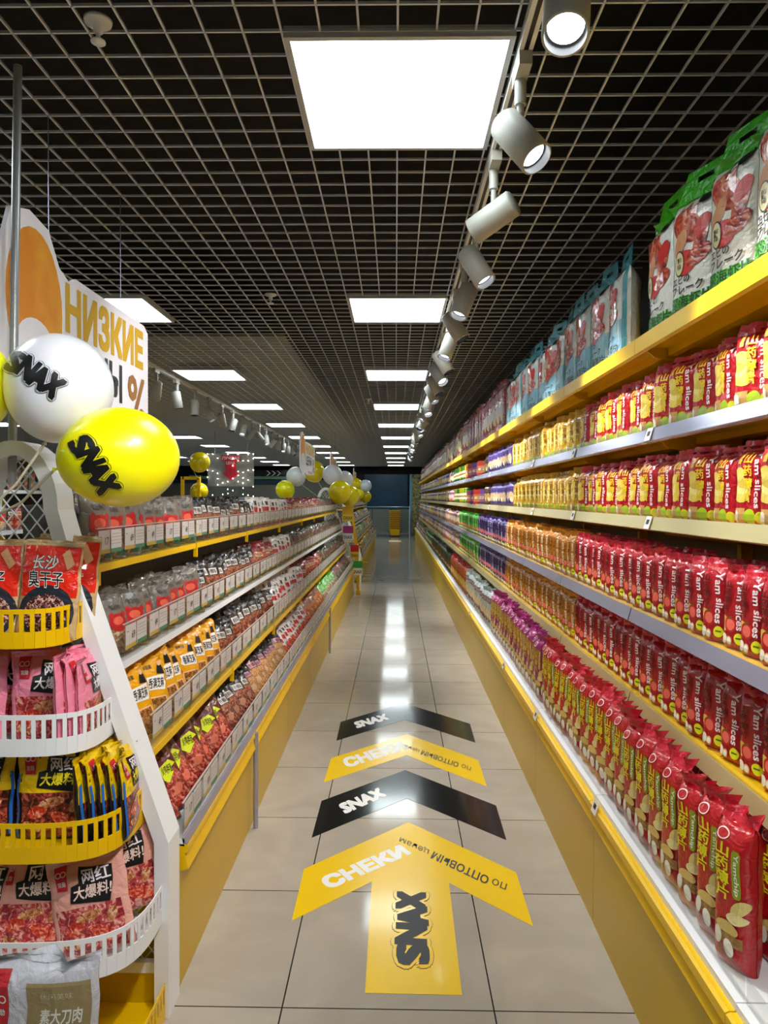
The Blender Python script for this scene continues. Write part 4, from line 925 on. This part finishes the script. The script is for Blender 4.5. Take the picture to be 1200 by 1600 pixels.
# mall signs beyond
m = MB(); m.box(-7.5, -4.1, 0, .1, .36, .6, mat('sign_black', '0A0E14', .3)); 
for k in range(3):
    x0 = -5.0+.2*k; m.prism([(x0,.38),(x0+.06,.38),(x0+.18,.48),(x0+.06,.58),(x0,.58),(x0+.12,.48)], 'y', -.006, 0, PAPER)
for k in range(2): m.box(-6.9+.8*k, -6.5+.8*k, -.006, 0, .43, .55, mat('sign_blue', '2A5AA8', .4, emit=.4)); text_on(m, 'SALE', lambda a, b: (-6.85+.8*k+a*.3, -.008, .46+.06*b), PAPER, .03)
tag(obj(m, 'signboard', loc=(0, 27.5, 1.9)), 'black signboard with white chevrons on the far wall', 'sign')
m = MB(); m.box(-8, -4.1, 0, .08, .2, .34, mat('sign_green', '6A9A70', .4)); m.prism([(-5.9,.24),(-5.6,.24),(-5.6,.22),(-5.45,.27),(-5.6,.32),(-5.6,.3),(-5.9,.3)], 'y', -.005, 0, PAPER); tag(obj(m, 'signboard', loc=(0, 27.5, 1.95)), 'pale green sign strip under the black board', 'sign')
m = MB(); m.box(-9, -3.95, 0, .08, .03, .17, mat('sign_navy', '12304E', .3)); m.box(-4.4,-3.95,-.005,0,.02,.18,mat('sign_sky','6AA0C8',.4)); tag(obj(m, 'signboard', loc=(0, 27.5, 1.95)), 'dark blue sign strip lowest on the far wall', 'sign')
# red arrow sign and string lights
RD = mat('sign_red')
c = px(360, 735, 13); m = MB()
m.box(-.42,.42,0,.012,-.3,.3,mat('frost_panel','7A7A76',.3)); m.prism([(-.17,.16),(-.17,.26),(.17,.26),(.17,.16),(.1,.16),(.1,-.06),(.16,-.06),(0,-.2),(-.16,-.06),(-.1,-.06),(-.1,.16)], 'y', -.02, -.002, RD)
text_on(m, 'ЛУЧШАЯ', lambda a, b: (-.16+a*.32, -.023, .185+b*.055), PAPER, .04); text_on(m, 'ЦЕНА', lambda a, b: (-.08+a*.16, -.023, .09+b*.06), PAPER, .03)
m.box(-.3,-.29,0,.01,.3,ZC-c.z,ALU); m.box(.29,.3,0,.01,.3,ZC-c.z,ALU)
tag(obj(m, 'hanging_sign', loc=c), 'red arrow best-price sign on a grey panel beyond the left shelving', 'sign')
LED = mat('tiny_led', 'FFF8E8', .3, emit=25); m = MB(); q = random.Random(3)
for k in range(10):
    x = -.42+k*.093; zz = .28
    m.tube([(x, -.04, .3), (x, -.04, -.62)], .0012, ALU, 4)
    while zz > -.6: m.box(x-.005, x+.005, -.045, -.035, zz, zz+.01, LED) if q.random() < .6 else None; zz -= q.uniform(.07, .14)
o = tag(obj(m, 'string_lights', loc=c), 'curtain of tiny white string lights around the red arrow sign', 'string lights'); o['kind'] = 'stuff'

# tall yellow gondolas in the background on the left
for i, y in enumerate((3.6, 5.2, 6.8, 8.4)):
    t = thing('storage_rack', 'tall yellow rack beyond the left shelving, %s from the front' % nth(i+1), 'shelving', (-3.3, y, 0), 'tall yellow racks in the background')
    for yy in (0, 1.5): m = MB(); m.box(-.02, .02, yy-.02, yy+.02, 0, 1.85, YEL); m.box(-.5,-.46,yy-.02,yy+.02,0,1.85,YEL); obj(m, 'upright', t)
    m = MB(); m.box(-.5, .02, 0, 1.5, 1.8, 1.86, YEL); obj(m, 'top_beam', t)
    m = MB(); m.box(-.5, -.49, .02, 1.48, 0, 1.8, mat('perforated_back', '6A6658', .6)); obj(m, 'back_panel', t)
    for z in (.3, .75, 1.15, 1.5):
        m = MB(); m.box(-.48, .02, .02, 1.48, z-.03, z, GRYP); obj(m, 'shelf', t)
    for z, sh in ((.75,'third'), (1.15,'second'), (1.5,'top')):
        for j in range(11):
            k = R.choice(['meatdark','olive','greyclear','darkred','crab'])
            place(k, j, (-3.38, y+.08+j*.13, z+.001), PI/2+R.uniform(-.2,.2), '%s on the %s shelf of a tall background rack' % (NAMES[k][0], sh), NAMES[k][1], 'snack pouch', '%ss on the %s shelf of the tall background racks' % (NAMES[k][0], sh), sc=1.05)
t = thing('storage_rack', 'low grey and yellow gondola deep in the left background', 'shelving', (-4.4, 11.5, 0))
m = MB(); m.box(0, .5, 0, 9, 0, 1.45, GRYP); m.box(-.02, .52, -.03, 0, 0, 1.7, YEL); obj(m, 'carcass', t)
# clear tall stand with yellow frame
c = px(298, 735, 9.5); t = thing('display_stand', 'narrow yellow frame with clear strips beyond the left shelving', 'display frame', (c.x, 9.5, 0))
for dx in (-.12, .1): m = MB(); m.box(dx-.02, dx+.02, -.02, .02, 0, 1.72, YEL); obj(m, 'upright', t)
m = MB(); m.box(-.12, .1, -.02, .02, 1.68, 1.72, YEL); obj(m, 'top_beam', t)
m = MB(); m.box(-.08, .08, 0, .004, .6, 1.66, ACR); obj(m, 'clear_panel', t)
